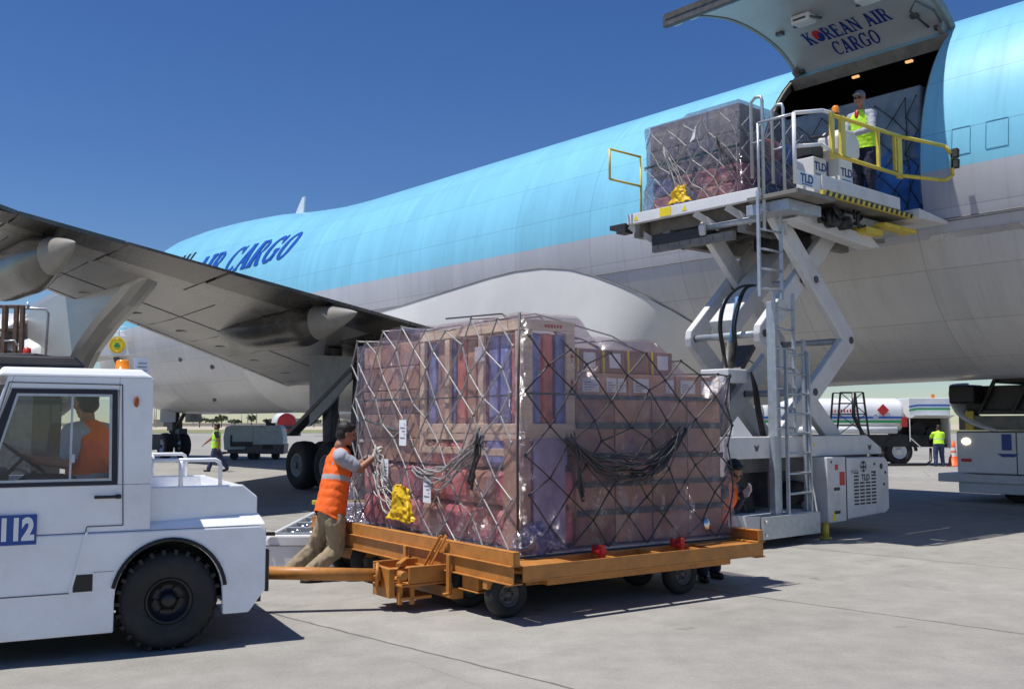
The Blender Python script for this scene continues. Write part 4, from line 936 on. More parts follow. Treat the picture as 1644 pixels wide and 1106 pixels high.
for x in (.70, 1.70):
    m = MB(); m.box(x, x+.05, -.30, -.24, .46, .58); m.box(x-.02, x+.09, -.28, -.2, .50, .53); m.box(x+.02, x+.04, -.24, -.12, .48, .56); m.build('pallet_stop', 'red', dl, bevel=.008)
m = MB()   # underframe
for y in (-.02, .55, 1.5, 2.5, 3.2): m.box(XA+.15, XB-.15, y, y+.07, .24, .39)
for x in (-.1, .25, 1.9, 2.25): m.box(x, x+.07, .06, 3.3, .22, .335)
m.box(-.42, .05, -.10, -.03, .26, .335); m.box(XA+.45, XB-.35, -.34, -.20, .285, .352); m.build('underframe', 'orange', dl, bevel=.004)
m = MB(); m.box(-.38, -.14, .10, .36, .215, .335); m.box(-.40, -.10, .08, .40, .20, .212); m.build('bracket_box', 'orange', dl, bevel=.004); m = MB(); m.box(-.38, -.12, 2.6, 3.0, .22, .335); m.build('bracket_box', 'orange', dl, bevel=.004)
for x in (-.20, 1.90):
    for y, ax in ((-.13, -1), (.48, -1), (2.62, 1), (3.1, 1)):
        wheel(dl, (x, y, .20), (0, ax, 0), .20, .13, .105, 'dsteel')
for x in (-.20, 1.90):
    m = MB(); m.cyl((x, -.1, .2), (x, .62, .2), .03, 12); m.cyl((x, 2.5, .2), (x, 3.1, .2), .03, 12); m.box(x-.05, x+.05, .1, .2, .2, .36); m.box(x-.05, x+.05, 2.75, 2.85, .2, .36); m.build('axle', 'dsteel', dl)
# drawbar head and tow bar
hg = FD.inv((-1.21, 9.19, .30)); hx, hy = hg.x, hg.y
m = MB(); m.box(-.42, -.30, hy-.42, hy+.5, .10, .20)
m.box(hx+.16, -.36, hy-.28, hy-.255, .25, .40); m.box(hx+.08, -.36, hy+.25, hy+.275, .25, .40); m.box(hx+.08, -.36, hy-.28, hy+.275, .225, .247)
m.box(hx+.02, hx+.08, hy-.16, hy+.16, .12, .38); m.box(hx+.10, hx+.14, hy-.20, hy-.15, .06, .36); m.box(hx+.12, hx+.42, hy-.24, hy+.24, .10, .13); m.box(hx+.2, hx+.24, hy-.24, hy-.20, .06, .28); m.box(hx+.05, -.38, hy-.05, hy+.05, .30, .36)
m.cyl((hx+.10, hy-.30, .33), (hx+.10, hy-.22, .33), .04, 12)
m.beam((hx+.15, hy-.1, .40), (-.32, hy+.55, .37), .05, .04); m.build('drawbar_head', 'orange', dl, bevel=.006)
for y in (hy-.42, hy+.38):
    m = MB(); m.box(-.46, -.43, y, y+.05, .14, .50); m.box(-.50, -.44, y+.0, y+.05, .14, .16); m.build('frame_post', 'orange', dl, bevel=.004)
m = MB(); m.beam((-.47, hy-.10, .37), (-.43, hy-.32, .66), .035, .014, (1, 0, 0)); m.beam((-.49, hy-.04, .37), (-.45, hy-.26, .66), .012, .03, (1, 0, 0)); m.build('brake_lever', 'orange', dl)
tb = FD.inv((-2.42, 9.02, .36)); m = MB(); m.smooth = True
a = Vector((hx+.02, hy, .31)); m.tube([a, tb], .058, 20); d = (tb-a).normalized(); m.cyl(a+d*.02, a+d*.05, .115, 24); 
for k in range(8):
    s_, u_, _ = basis(d); an = k*math.pi/4; m.cyl(a+d*.05+(s_*math.cos(an)+u_*math.sin(an))*.09, a+d*.065+(s_*math.cos(an)+u_*math.sin(an))*.09, .012, 6)
m.build('tow_bar', 'orange', dl)

# ================================================================ TRACTOR  (x towards its rear, y across)
tr = thing('tow_tractor', 'white tow tractor with closed cab and blue number plate in the near left corner', 'tractor', FT, (-1.1, .95, 0))
TW = 1.85; F0 = -2.9
def tp(poly, y0, y1, nm, mt, bev=.012, par=None):
    m = MB(); m.prism(poly, (0, 0, 0), (1, 0, 0), (0, 0, 1), (0, 1, 0), y0, y1); return m.build(nm, mt, par or tr, bevel=bev)
# side skirts with wheel arch (near and far)
archp = [(.385*math.cos(math.radians(a)), .40+.405*math.sin(math.radians(a))) for a in range(0, 181, 10)]
side = [(-.34, .18), (F0, .18), (F0, .90), (-.60, .90), (.66, .90), (.70, .42), (.60, .235), (.385, .235)]+archp[0:]+[(-.385, .30)]
side = [(F0, .165), (F0, .89), (.665, .89), (.71, .86), (.71, .40), (.585, .235), (.39, .235)]+archp+[(-.385, .17)]
tp(side, 0, .06, 'side_skirt', 'truckwhite'); tp(side, TW-.06, TW, 'side_skirt', 'truckwhite')
m = MB()  # inner body
m.box(F0+.02, -.42, .062, TW-.062, .28, .86); m.box(-.42, .42, .50, TW-.50, .25, .86); m.box(.42, .69, .062, TW-.062, .30, .86); m.box(-.42, .42, .062, TW-.062, .815, .86)
m.build('inner_body', 'black', tr)
# shoulder slope strip along both sides and rear
tp([(0, .89), (.10, .985), (TW-.10, .985), (TW, .89)], 0, 0, 'x', 'truckwhite') if False else None
m = MB(); xs0, xs1 = -.58, .71
m.add([(xs0, 0, .895), (xs1, 0, .895), (xs1-.045, .09, .985), (xs0, .09, .93), (xs0, TW, .895), (xs1, TW, .895), (xs1-.045, TW-.09, .985), (xs0, TW-.09, .93)], [(0, 1, 2, 3), (7, 6, 5, 4), (1, 5, 6, 2), (3, 2, 6, 7), (0, 3, 7, 4), (0, 4, 5, 1)])
m.build('fender_top', 'truckwhite', tr, bevel=.012)
# rear deck box
tp([(-.15, .94), (-.15, 1.205), (.54, 1.205), (.655, 1.11), (.655, .96)], .085, .12, 'deck_side', 'truckwhite'); tp([(-.15, .94), (-.15, 1.205), (.54, 1.205), (.655, 1.11), (.655, .96)], TW-.12, TW-.085, 'deck_side', 'truckwhite')
m = MB(); m.box(-.15, .62, .12, TW-.12, 1.0, 1.06); m.box(.50, .54, .12, TW-.12, 1.06, 1.202); m.build('deck_floor', 'truckwhite', tr, bevel=.006)
# cab: side wall pieces round the window, roof, pillars
cab_side = lambda y0, y1: [
    tp([(F0, .895), (F0, 1.235), (-.15, 1.235), (-.15, .905), (-.59, .895)], y0, y1, 'cab_panel', 'truckwhite', .006),
    tp([(-.388, 1.237), (-.388, 2.02), (-.155, 2.02), (-.15, 1.237)], y0, y1, 'cab_pillar', 'truckwhite', .006),
    tp([(-1.115, 1.93), (-1.09, 2.02), (-.390, 2.02), (-.390, 1.93)], y0, y1, 'cab_header', 'truckwhite', .006),
    tp([(-1.36, 1.237), (-1.13, 2.02), (-1.092, 2.02), (-1.117, 1.93), (-1.31, 1.237)], y0, y1, 'front_pillar', 'truckwhite', .006)]
cab_side(.012, .05)
m = MB(); m.box(F0, -.15, TW-.05, TW-.012, .9, 1.235); m.box(-.26, -.15, TW-.05, TW-.012, 1.237, 2.02); m.box(-1.1, -.26, TW-.05, TW-.012, 1.93, 2.02); m.beam((-1.34, TW-.03, 1.237), (-1.11, TW-.03, 1.98), .06, .035, (0, 1, 0)); m.build('far_cab_frame', 'truckwhite', tr)
m = MB(); m.box(-.20, -.152, .052, .20, .9, 2.02); m.box(-.20, -.152, TW-.2, TW-.052, .9, 2.02); m.box(-.20, -.152, .2, TW-.2, .9, 1.22); m.box(-.20, -.152, .2, TW-.2, 1.9, 2.02); m.build('cab_rear_wall', 'truckwhite', tr, bevel=.006)
m = MB(); m.add([(-1.20, .0, 2.02), (-.15, .0, 2.02), (-.15, TW, 2.02), (-1.20, TW, 2.02), (-1.17, .05, 2.085), (-.235, .05, 2.085), (-.235, TW-.05, 2.085), (-1.17, TW-.05, 2.085)], [(3, 2, 1, 0), (4, 5, 6, 7), (0, 1, 5, 4), (1, 2, 6, 5), (2, 3, 7, 6), (3, 0, 4, 7)])
m.build('roof', 'truckwhite', tr, bevel=.02)
m = MB(); m.add([(-2.2, .25, 2.10), (-.60, .25, 2.10), (-.60, 1.6, 2.10), (-2.2, 1.6, 2.10), (-2.2, .3, 2.185), (-.68, .3, 2.185), (-.68, 1.55, 2.185), (-2.2, 1.55, 2.185)], [(3, 2, 1, 0), (4, 5, 6, 7), (0, 1, 5, 4), (1, 2, 6, 5), (2, 3, 7, 6), (3, 0, 4, 7)]); m.build('roof_hatch', 'black', tr, bevel=.02)
m = MB(); m.add([(-1.20, .0, 2.02), (-1.20, TW, 2.02), (-1.36, TW, 1.45), (-1.36, 0, 1.45)], [(0, 1, 2, 3)])
m.beam((-1.37, .03, 1.24), (-1.16, .03, 2.0), .05, .05); m.build('windscreen', 'glass', tr) if False else None
# door: fine gap lines, seal, window
m = MB()
dl_ = [(-1.122, 1.972), (-.372, 1.966), (-.34, .938), (-.585, .938), (-.685, .474), (-1.9, .474)]
for a, b in zip(dl_, dl_[1:]): m.beam((a[0], .010 if a[1] > .9 else -.002, a[1]), (b[0], .010 if b[1] > .9 else -.002, b[1]), .007, .006, (0, 1, 0))
m.beam((-1.122, .010, 1.972), (-1.31, .010, 1.24), .007, .006, (0, 1, 0)); m.build('door_gap', 'dsteel', tr)
def ring(poly, inner, y0, y1, nm, mt):
    m = MB(); n = len(poly)
    vs = [(x, y0, z) for x, z in poly]+[(x, y0, z) for x, z in inner]+[(x, y1, z) for x, z in poly]+[(x, y1, z) for x, z in inner]
    fs = []
    for k in range(n):
        j = (k+1) % n; fs += [(k, j, n+j, n+k), (2*n+k, 3*n+k, 3*n+j, 2*n+j), (k, 2*n+k, 2*n+j, j), (n+k, n+j, 3*n+j, 3*n+k)]
    m.add(vs, fs); return m.build(nm, mt, tr)
ring([(-1.33, 1.235), (-.388, 1.235), (-.404, 1.928), (-1.102, 1.928)], [(-1.24, 1.265), (-.428, 1.265), (-.440, 1.895), (-1.072, 1.895)], .002, .03, 'window_seal', 'navyrub')
wf = ring([(-1.24, 1.265), (-.428, 1.265), (-.440, 1.895), (-1.072, 1.895)], [(-1.222, 1.283), (-.446, 1.283), (-.457, 1.877), (-1.06, 1.877)], .004, .026, 'window_frame', 'steel')
m = MB(); m.add([(-1.222, .018, 1.283), (-.446, .018, 1.283), (-.457, .018, 1.877), (-1.06, .018, 1.877)], [(0, 1, 2, 3)]); m.build('pane', 'glass', wf)
m = MB(); m.box(-.715, -.70, .012, .024, 1.283, 1.877); m.box(-.705, -.68, .004, .02, 1.40, 1.46); m.build('pane_divider', 'steel', wf)
m = MB(); m.add([(-1.1, TW-.03, 1.3), (-.3, TW-.03, 1.3), (-.3, TW-.03, 1.9), (-1.1, TW-.03, 1.9)], [(0, 1, 2, 3)]); m.build('far_pane', 'glass', tr)
m = MB(); m.box(-.545, -.36, -.035, -.018, 1.138, 1.160); m.box(-.40, -.36, -.034, .012, 1.134, 1.164); m.box(-.53, -.51, -.018, .012, 1.142, 1.156); m.build('door_handle', 'black', tr, bevel=.006)
m = MB(); m.ell((-.272, .0, 1.842), (.018, .014, .042), 16, 12); m.build('side_marker', mat('marker_lens', (.35, .09, .015), .25), tr)
m = MB(); m.box(-.665, -.535, -.003, .0, .478, .60); m.build('step_recess', 'black', tr)
m = MB(); m.beam((-.685, -.004, .474), (-.585, -.004, .90), .018, .012, (0, 1, 0)); m.build('step_trim', 'truckwhite', tr)
m = MB(); m.box(-.53, -.39, -.002, .0, .610, .613); m.build('skirt_seam', 'dsteel', tr)
# number plate
m = MB(); m.box(-1.27, -.912, -.010, .012, .832, 1.04); sg = m.build('number_sign', 'signblue', tr, bevel=.002)
text_mesh('number_text', '112', .205, (-.930, -.0115, .934), (1, 0, 0), (0, 0, 1), 'signwhite', sg, .011, 'RIGHT', .74)
m = MB(); [m.box(a, b, -.0125, -.0105, c, d) for a, b, c, d in ((-1.265, -.917, .836, .840), (-1.265, -.917, 1.032, 1.036), (-.920, -.916, .836, 1.036))]; m.build('sign_border', 'bluepaint', sg)
# rear bumper, hitch
m = MB(); m.box(.712, .742, .02, TW-.02, .38, .70); m.build('rear_bumper', 'black', tr, bevel=.006)
m = MB(); m.box(.742, .86, .80, 1.05, .30, .34); m.box(.742, .86, .80, 1.05, .40, .43); m.cyl((.82, .92, .26), (.82, .92, .5), .02, 10); m.build('tow_hitch', 'dsteel', tr)
for yy in (.105, TW-.105):
    m = MB(); m.tube([(-.15, yy, 1.402), (.33, yy, 1.402), (.358, yy, 1.385), (.369, yy, 1.355), (.369, yy, 1.20)], .016, 10); m.cyl((.075, yy, 1.2), (.075, yy, 1.40), .018, 10); m.build('deck_rail', 'truckwhite', tr)
m = MB(); m.lathe((-.278, 1.0, 2.085), (0, 0, 1), [(0, .07), (.02, .07), (.02, .058), (.11, .055), (.125, .04), (.125, 0)], 24); m.build('beacon', 'amber', tr)
m = MB(); m.add([(-.20, .80, 2.09), (-.08, .84, 2.09), (-.10, .85, 2.22), (-.22, .81, 2.22)], [(0, 1, 2, 3)]); m.build('roof_tag', 'paper', tr); 
m = MB(); m.add([(-.185, .797, 2.10+k*.04) for k in ()], []) if False else [m.box(-.19+.005*k, -.11, .80, .803, 2.11+k*.03, 2.118+k*.03) for k in range(3)]; m.build('tag_print', 'ink', tr)
wheel(tr, (0, .02, .362), (0, -1, 0), .365, .26, .17, 'black', 26); wheel(tr, (0, TW-.02, .362), (0, 1, 0), .365, .26, .17, 'black')
wheel(tr, (-2.1, .05, .362), (0, -1, 0), .365, .26, .17, 'black')
m = MB(); m.tube([(.405*math.cos(math.radians(a)), -.006, .40+.42*math.sin(math.radians(a))) for a in range(8, 173, 8)], .016, 6); m.build('arch_lip', 'rubber', tr)
# cab interior
m = MB(); m.box(-.80, -.35, .50, 1.05, .95, 1.12); m.box(-.33, -.25, .5, 1.05, 1.1, 1.35); m.build('seat', 'black', tr, bevel=.04)
m = MB(); m.box(-1.9, -1.25, .1, TW-.1, .95, 1.28); m.box(-1.25, -1.1, .3, 1.3, 1.12, 1.33); m.build('dashboard', 'darkcab', tr, bevel=.03)
m = MB(); m.lathe((-1.0, .75, 1.42), (.6, 0, .8), [(-.012, .19), (0, .205), (.012, .19), (0, .178), (-.012, .19)], 28); m.beam((-1.0, .56, 1.42), (-1.0, .94, 1.42), .02, .02); m.beam((-1.0, .75, 1.42), (-1.15, .75, 1.25), .03, .03); m.build('steering_wheel', 'black', tr)
m = MB(); m.box(-.24, -.21, .3, 1.5, 1.22, 1.9); m.build('rear_glass', 'glass', tr)

# ================================================================ MAIN DECK LOADER (aircraft frame: x = t, y = q)
lo = thing('cargo_loader', 'tall white scissor lift cargo loader raised to the open aircraft door', 'cargo loader', FA, (-9.6, 13, 0))
TN, TF = -8.2, -10.95
def fb(x0, x1, q0, q1, z0, z1, nm, mt, bev=.01, par=None):
    m = MB(); m.box(x0, x1, q0, q1, z0, z1); return m.build(nm, mt, par or lo, bevel=bev)
# chassis beams
for t in (TN, TF+.12):
    m = MB(); m.prism([(10.95, 1.26), (10.95, 1.50), (14.55, 1.50), (14.98, 1.30), (15.0, 1.20), (14.9, 1.20), (11.0, 1.20)], (t, 0, 0), (0, 1, 0), (0, 0, 1), (1, 0, 0), -.12, 0); m.build('chassis_beam', 'loaderwhite', lo, bevel=.012)
fb(TF, TN, 10.90, 10.948, .42, 1.5, 'front_plate', 'loaderwhite')
m = MB(); m.box(TF+.2, TN-.14, 11, 14.8, 1.0, 1.2); [m.box(TF+.15, TN-.16, q, q+.12, .5, 1.0) for q in (11.2, 12.1, 14.0)]; m.box(-9.6, -8.6, 11.3, 12.9, .45, 1.0); m.build('underframe', 'dsteel', lo, bevel=.01)
# engine housing with grille
TE_ = -8.02
m = MB(); m.prism([(13.62, .26), (14.75, .30), (14.86, .36), (14.86, 1.08), (14.75, 1.16), (13.62, 1.17)], (0, 0, 0), (0, 1, 0), (0, 0, 1), (1, 0, 0), -9.2, TE_); eh = m.build('engine_housing', 'loaderwhite', lo, bevel=.02)
m = MB(); m.box(-9.2, TE_, 13.10, 13.60, .24, 1.19); cp = m.build('control_cabinet', 'loaderwhite', lo, bevel=.015)
fb(TE_-.02, TE_-.002, 13.597, 13.623, .25, 1.17, 'cabinet_gap', 'black', 0)
m = MB(); XX = TE_+.004
for i, qq in enumerate((13.82, 13.99, 14.16, 14.33)):
    for k in range(10):
        if i in (1, 2) and k > 6: continue
        z = .46+k*.052; m.box(TE_-.004, XX, qq, qq+.13, z, z+.026)
m.build('air_grille', 'black', eh)
m = MB(); m.cyl((TE_-.003, 14.10, 1.03), (XX, 14.10, 1.03), .085, 20); m.cyl((TE_-.003, 14.63, 1.02), (XX, 14.63, 1.02), .045, 16)
for q, z in ((14.42, 1.06), (14.42, .93), (14.75, .92), (14.70, .74)): m.cyl((TE_-.003, q, z), (XX+.004, q, z), .022, 12)
m.build('gauge_panel', 'black', eh)
m = MB(); 
for q in (14.04, 14.12):
    for z in (.99, 1.06): m.cyl((XX, q, z), (XX+.01, q, z), .024, 12)
for k in range(4): m.cyl((XX, 13.76+k*.045, .96+.01*(k % 2)), (XX+.02, 13.76+k*.045, .96), .018, 8)
m.build('gauge_dial', 'steel', eh)
text_mesh('maker_mark', 'TLD', .13, (XX+.001, 14.15, .86), (0, 1, 0), (0, 0, 1), 'black', eh, .003)
m = MB(); m.box(TE_-.002, XX, 13.30, 13.38, 1.00, 1.08); m.box(TE_-.002, XX, 13.42, 13.56, .77, .97); m.build('warning_label', 'red', cp)
m = MB(); [m.box(TE_-.002, XX, 13.26, 13.42, z, z+.045) for z in (.70, .36)]; m.cyl((TE_, 13.2, 1.12), (XX, 13.2, 1.12), .02, 8); m.box(XX, XX+.002, 13.44, 13.54, .86, .90) if False else None; m.build('latch_slot', 'black', cp)
m = MB(); m.cyl((TE_-.1, 13.17, .02), (TE_-.1, 13.17, .26), .05, 12); m.cyl((TE_-.1, 13.17, .0), (TE_-.1, 13.17, .03), .09, 12); m.build('jack_foot', 'yellow', lo)
m = MB(); m.prism([(13.19, .27), (13.31, .27), (13.25, .42)], (TE_+.001, 0, 0), (0, 1, 0), (0, 0, 1), (1, 0, 0), 0, .003); m.build('warning_triangle', 'yellowsig', cp)
fb(-8.7, -8.3, 14.9, 15.0, .35, .85, 'bumper', 'navyrub')
for t in (TN-.18, TF+.45):
    wheel(lo, (t, 12.98, .42), (1, 0, 0), .42, .3, .2, 'grease'); wheel(lo, (t, 11.45, .42), (1, 0, 0), .42, .3, .2, 'grease')
for (q, z, s) in ((11.62, 1.36, .06), (14.62, 1.33, .06)):
    m = MB(); m.prism([(-s, s*.5), (0, 0), (s, s*.5), (s*.4, -s), (-s*.4, -s)], (TN+.002, q, z), (0, 1, 0), (0, 0, 1), (1, 0, 0), 0, .003); m.build('plate_mark', 'dsteel', lo)
m = MB(); m.cyl((TN, 13.05, 1.37), (TN+.004, 13.05, 1.37), .02, 10); m.build('plate_mark', 'yellowsig', lo)
# scissors
def arm(a, b, t, nm='scissor_arm', w=.31, th=.12, mt='loaderwhite'):
    m = MB(); m.beam((t, a[0], a[1]), (t, b[0], b[1]), th, w, (0, -(b[1]-a[1]), b[0]-a[0]) if False else (1, 0, 0)) if False else None
    d = Vector((b[0]-a[0], b[1]-a[1])); l = d.length; d /= l; n = Vector((-d.y, d.x)); h = w/2
    pl = [(-.10, -h*.5), (.0, -h), (l, -h), (l+.10, -h*.5), (l+.10, h*.5), (l, h), (0, h), (-.10, h*.5)]
    m.prism([(a[0]+d.x*u+n.x*v, a[1]+d.y*u+n.y*v) for u, v in pl], (t, 0, 0), (0, 1, 0), (0, 0, 1), (1, 0, 0), -th, 0)
    o_ = m.build(nm, mt, lo, bevel=.02); 
    for u in (0, .5, 1): m = MB(); m.cyl((t-.01, a[0]+(b[0]-a[0])*u, a[1]+(b[1]-a[1])*u), (t+.015, a[0]+(b[0]-a[0])*u, a[1]+(b[1]-a[1])*u), .055, 16); m.build('pivot_pin', 'dsteel', o_)
    return o_
PR, PL = (14.24, 2.98), (12.15, 2.98)
for t, k in ((-8.25, 0), (-9.5, 0)):
    arm(PR, (12.33, 4.72), t); arm((12.15, 1.32), PR, t-.002)
    arm(PL, (14.10, 4.72), t-.145); arm((14.15, 1.32), PL, t-.147)
for q, z in ((PR[0], PR[1]), (PL[0], PL[1]), (13.2, 2.15), (13.28, 3.85), (12.3, 4.7), (14.1, 4.7)):
    m = MB(); m.cyl((-9.65, q, z), (-8.4, q, z), .05, 12); m.build('cross_shaft', 'steel', lo)
m = MB(); m.beam((-9.2, 12.25, 3.12), (-9.2, 13.95, 4.58), .42, .26); m.build('scissor_plate', 'loaderwhite', lo, bevel=.02)
m = MB(); m.beam((-9.5, 12.1, 1.7), (-9.5, 13.2, 2.9), .4, .09); m.build('scissor_plate', 'dsteel', lo, bevel=.02)
# hydraulic ram, hoses and valve box
m = MB(); m.tube([(-8.9, 11.96, 2.6), (-8.9, 12.22, 3.55)], .042, 14); m.build('hydraulic_rod', 'cylblue', lo)
m = MB(); m.tube([(-8.9, 11.75, 1.5), (-8.9, 12.0, 2.85)], .09, 14); m.tube([(-8.95, 11.55, 1.4), (-8.95, 11.85, 2.3)], .14, 10); m.build('hydraulic_ram', 'grease', lo)
fb(-9.1, -8.6, 11.55, 12.0, 2.26, 2.46, 'valve_box', 'loaderwhite', .02)
r_ = random.Random(5); m = MB()
for k in range(4):
    o_ = (0, .05, .32, .38)[k]; m.tube(smooth_pts([(-8.8, 12.45+o_*.2, 3.75), (-8.8, 12.1+o_*.5, 3.68), (-8.8, 11.75+o_, 3.45), (-8.8, 11.62+o_, 3.1), (-8.8, 11.68+o_*.9, 2.75), (-8.85, 11.85+o_*.3, 2.45)]), .017, 8)
for k in range(3): m.tube(smooth_pts([(-8.55, 12.0, 2.44), (-8.5, 12.0+k*.04, 2.2), (-8.5, 12.05+k*.05, 1.9), (-8.5, 12.2+k*.05, 1.4)]), .016, 8)
for k in range(12):
    a = (-8.9+r_.uniform(-.2, .2), 11.3+r_.uniform(0, .35), 1.45); b = (a[0]+r_.uniform(-.1, .1), a[1]+r_.uniform(.0, .3), 2.35); m.tube([a, ((a[0]+b[0])/2+.05, (a[1]+b[1])/2-.1, 1.9), b], .028, 6)
m.build('hydraulic_hose', 'hose', lo)
# lift platform
ZP = 5.02
m = MB(); m.box(TF, TN-.3, 12.20, 15.7, ZP-.02, ZP+.06); m.build('roller_deck', 'deckmetal', lo, bevel=.006)
m = MB(); m.prism([(TF, 4.93), (TN-.2, 4.93), (TN-.2, 5.10), (TF, 5.10)], (0, 12.05, 0), (1, 0, 0), (0, 0, 1), (0, 1, 0), 0, .10); eb = m.build('end_beam', 'white', lo, bevel=.01)
m = MB()
for t in (-10.75, -9.75): m = MB(); m.prism([(-.05, -.04), (.05, -.04), (0, .05)], (t, 12.046, 5.015), (1, 0, 0), (0, 0, 1), (0, 1, 0), 0, .003); m.build('warning_sticker', 'yellowsig', eb)
m = MB(); m.box(-10.25, -10.02, 12.045, 12.048, 4.95, 5.09); m.build('warning_sticker', 'yellowsig', eb)
m = MB()
for t in (TN-.34, TF+.05): m.box(t, t+.12, 12.16, 15.7, 4.72, 5.0)
for q in (12.4, 13.0, 13.6, 14.2, 14.8, 15.4): m.box(TF+.18, TN-.35, q, q+.07, 4.78, 4.99)
m.box(-10.4, -10.25, 12.3, 15.2, 4.55, 4.78); m.box(-8.95, -8.8, 12.3, 15.2, 4.55, 4.78)
m.build('platform_frame', 'grease2', lo, bevel=.006)
m = MB(); m.box(-10.6, -9.5, 12.25, 12.6, 4.56, 4.72); m.box(-9.3, -8.7, 13.2, 13.9, 4.4, 4.72); m.cyl((-10.5, 12.9, 4.62), (-8.8, 12.9, 4.62), .07, 10)
m.box(TF-.35, TF, 12.0, 12.3, 4.88, 4.96); m.box(TF-.2, TF, 12.0, 12.2, 4.80, 4.90); m.build('drive_motor', 'grease', lo, bevel=.01)
m = MB()
for k in range(7): m.cyl((-10.5+k*.22, 12.245, 4.52), (-10.5+k*.22, 12.26, 4.52), .03, 8)
m.box(-10.6, -9.0, 12.26, 12.34, 4.45, 4.58); m.build('rail_channel', 'grease2', lo)
for t in (-10.95, -9.6, -9.0): m = MB(); m.beam((t, 12.1, 4.92), (t+.25, 12.4, 4.68), .05, .10); m.build('bracket_arm', 'loaderwhite', lo, bevel=.006)
# near operator walkway
m = MB(); m.box(TN-.2, -7.55, 12.72, 15.0, 4.92, 4.98); m.box(TN-.2, -7.55, 11.78, 12.70, 4.84, 4.90); m.build('walkway', 'grease2', lo, bevel=.006)
m = MB(); m.box(-7.55, -7.53, 12.35, 14.55, 4.98, 5.17); m.build('kick_plate', 'loaderwhite', lo, bevel=.006)
m = MB(); m.box(-7.58, -7.555, 11.72, 12.34, 4.95, 5.14); kp = m.build('kick_plate', 'white', lo, bevel=.006)
text_mesh('maker_mark', 'TLD', .17, (-7.551, 12.0, 5.05), (0, 1, 0), (0, 0, 1), 'letter', kp, .004)
m = MB(); m.box(-7.553, -7.550, 11.87, 12.13, 4.965, 4.98); m.build('mark_underline', 'bluepaint', kp)
m = MB(); m.box(-7.60, -7.54, 12.4, 15.0, 4.90, 4.965); m.build('hazard_edge', 'yellow', lo)
m = MB()
for k in range(17):
    q = 12.45+k*.15; m.prism([(q, 4.898), (q+.07, 4.898), (q+.11, 4.967), (q+.04, 4.967)], (-7.539, 0, 0), (0, 1, 0), (0, 0, 1), (1, 0, 0), 0, .003)
m.build('hazard_stripes', 'black', lo)
m = MB(); m.box(TN-.3, -7.8, 11.9, 12.75, 4.66, 4.82); m.box(-8.3, -7.9, 13.2, 15.2, 4.70, 4.86); m.build('support_beam', 'steel', lo, bevel=.01)
r_ = random.Random(9); m = MB()
for k in range(26):
    q = r_.uniform(12.7, 14.0); a = Vector((r_.uniform(-8.1, -7.7), q, 4.86)); m.tube([a, a+Vector((0, r_.uniform(-.1, .2), -r_.uniform(.1, .28))), a+Vector((r_.uniform(-.1, .1), r_.uniform(.1, .5), -r_.uniform(.0, .25)))], r_.uniform(.014, .03), 6)
m.cyl((-7.8, 13.15, 4.72), (-8.0, 13.15, 4.72), .15, 16); m.cyl((-7.8, 13.5, 4.68), (-8.0, 13.5, 4.68), .10, 16); m.build('hose_tangle', 'hose', lo)
m = MB(); m.box(-8.2, -7.8, 14.0, 14.5, 4.60, 4.70); m.box(-8.1, -7.7, 14.4, 15.4, 4.74, 4.80); m.build('yellow_bracket', 'yellow', lo, bevel=.01)
m = MB(); m.prism([(15.0, 4.90), (15.95, 4.93), (15.95, 4.98), (15.0, 5.06)], (0, 0, 0), (0, 1, 0), (0, 0, 1), (1, 0, 0), -11.0, -7.45); m.build('bridge_plate', 'loaderwhite', lo, bevel=.01)
m = MB(); m.prism([(12.3, 4.62), (12.6, 4.55), (14.4, 4.42), (14.7, 4.46), (14.4, 4.62), (12.5, 4.72)], (0, 0, 0), (0, 1, 0), (0, 0, 1), (1, 0, 0), -8.2, -7.95); m.build('side_fairing', 'loaderwhite', lo, bevel=.02)
# rails
def rail(pts, r, nm, mt, closed=False):
    m = MB(); [m.tube([a, b], r, 8) for a, b in zip(pts, pts[1:])]; m.build(nm, mt, lo); return m
TR = -7.56
rail([(TR, 11.72, 4.95), (TR, 11.72, 5.93), (TR, 12.45, 6.12), (TR, 12.68, 6.13)], .028, 'white_guard_rail', 'white')
rail([(TR, 11.74, 5.47), (TR, 12.4, 5.62), (TR, 12.62, 5.58)], .026, 'white_guard_rail', 'white')
rail([(TR-.6, 11.74, 4.95), (TR-.6, 11.74, 5.93), (TR, 11.74, 5.93)], .02, 'white_guard_rail', 'steel')
rail([(TR+.02, 12.66, 6.09), (TR+.03, 14.6, 6.15), (TR+.28, 15.55, 6.12), (TR+.33, 15.72, 6.0), (TR+.33, 15.70, 5.66), (TR+.29, 15.5, 5.55), (TR+.03, 14.6, 5.53), (TR+.02, 12.66, 5.52)], .032, 'yellow_guard_rail', 'yellow')
for q, w, z0_, z1_ in ((12.66, .04, 5.45, 6.15), (12.93, .06, 5.54, 6.14), (13.95, .022, 5.55, 6.12), (14.45, .022, 5.58, 6.14), (14.58, .07, 5.48, 6.18)):
    m = MB(); m.box(TR-.01, TR+.04, q-w, q+w, z0_, z1_); m.build('yellow_rail_post', 'yellow', lo, bevel=.006)
for z in (5.85, 6.02):
    m = MB(); m.beam((TR+.38, 15.70, z-.08), (TR+.38, 15.72, z+.06), .10, .08, (0, 1, 0)); m.build('rubber_buffer', 'rubber', lo)
rail([(-11.0, 12.46, 4.95), (-11.0, 12.46, 6.15), (-11.0, 11.7, 6.15), (-11.0, 11.7, 5.65), (-11.0, 12.46, 5.65)], .02, 'yellow_gate', 'yellow')
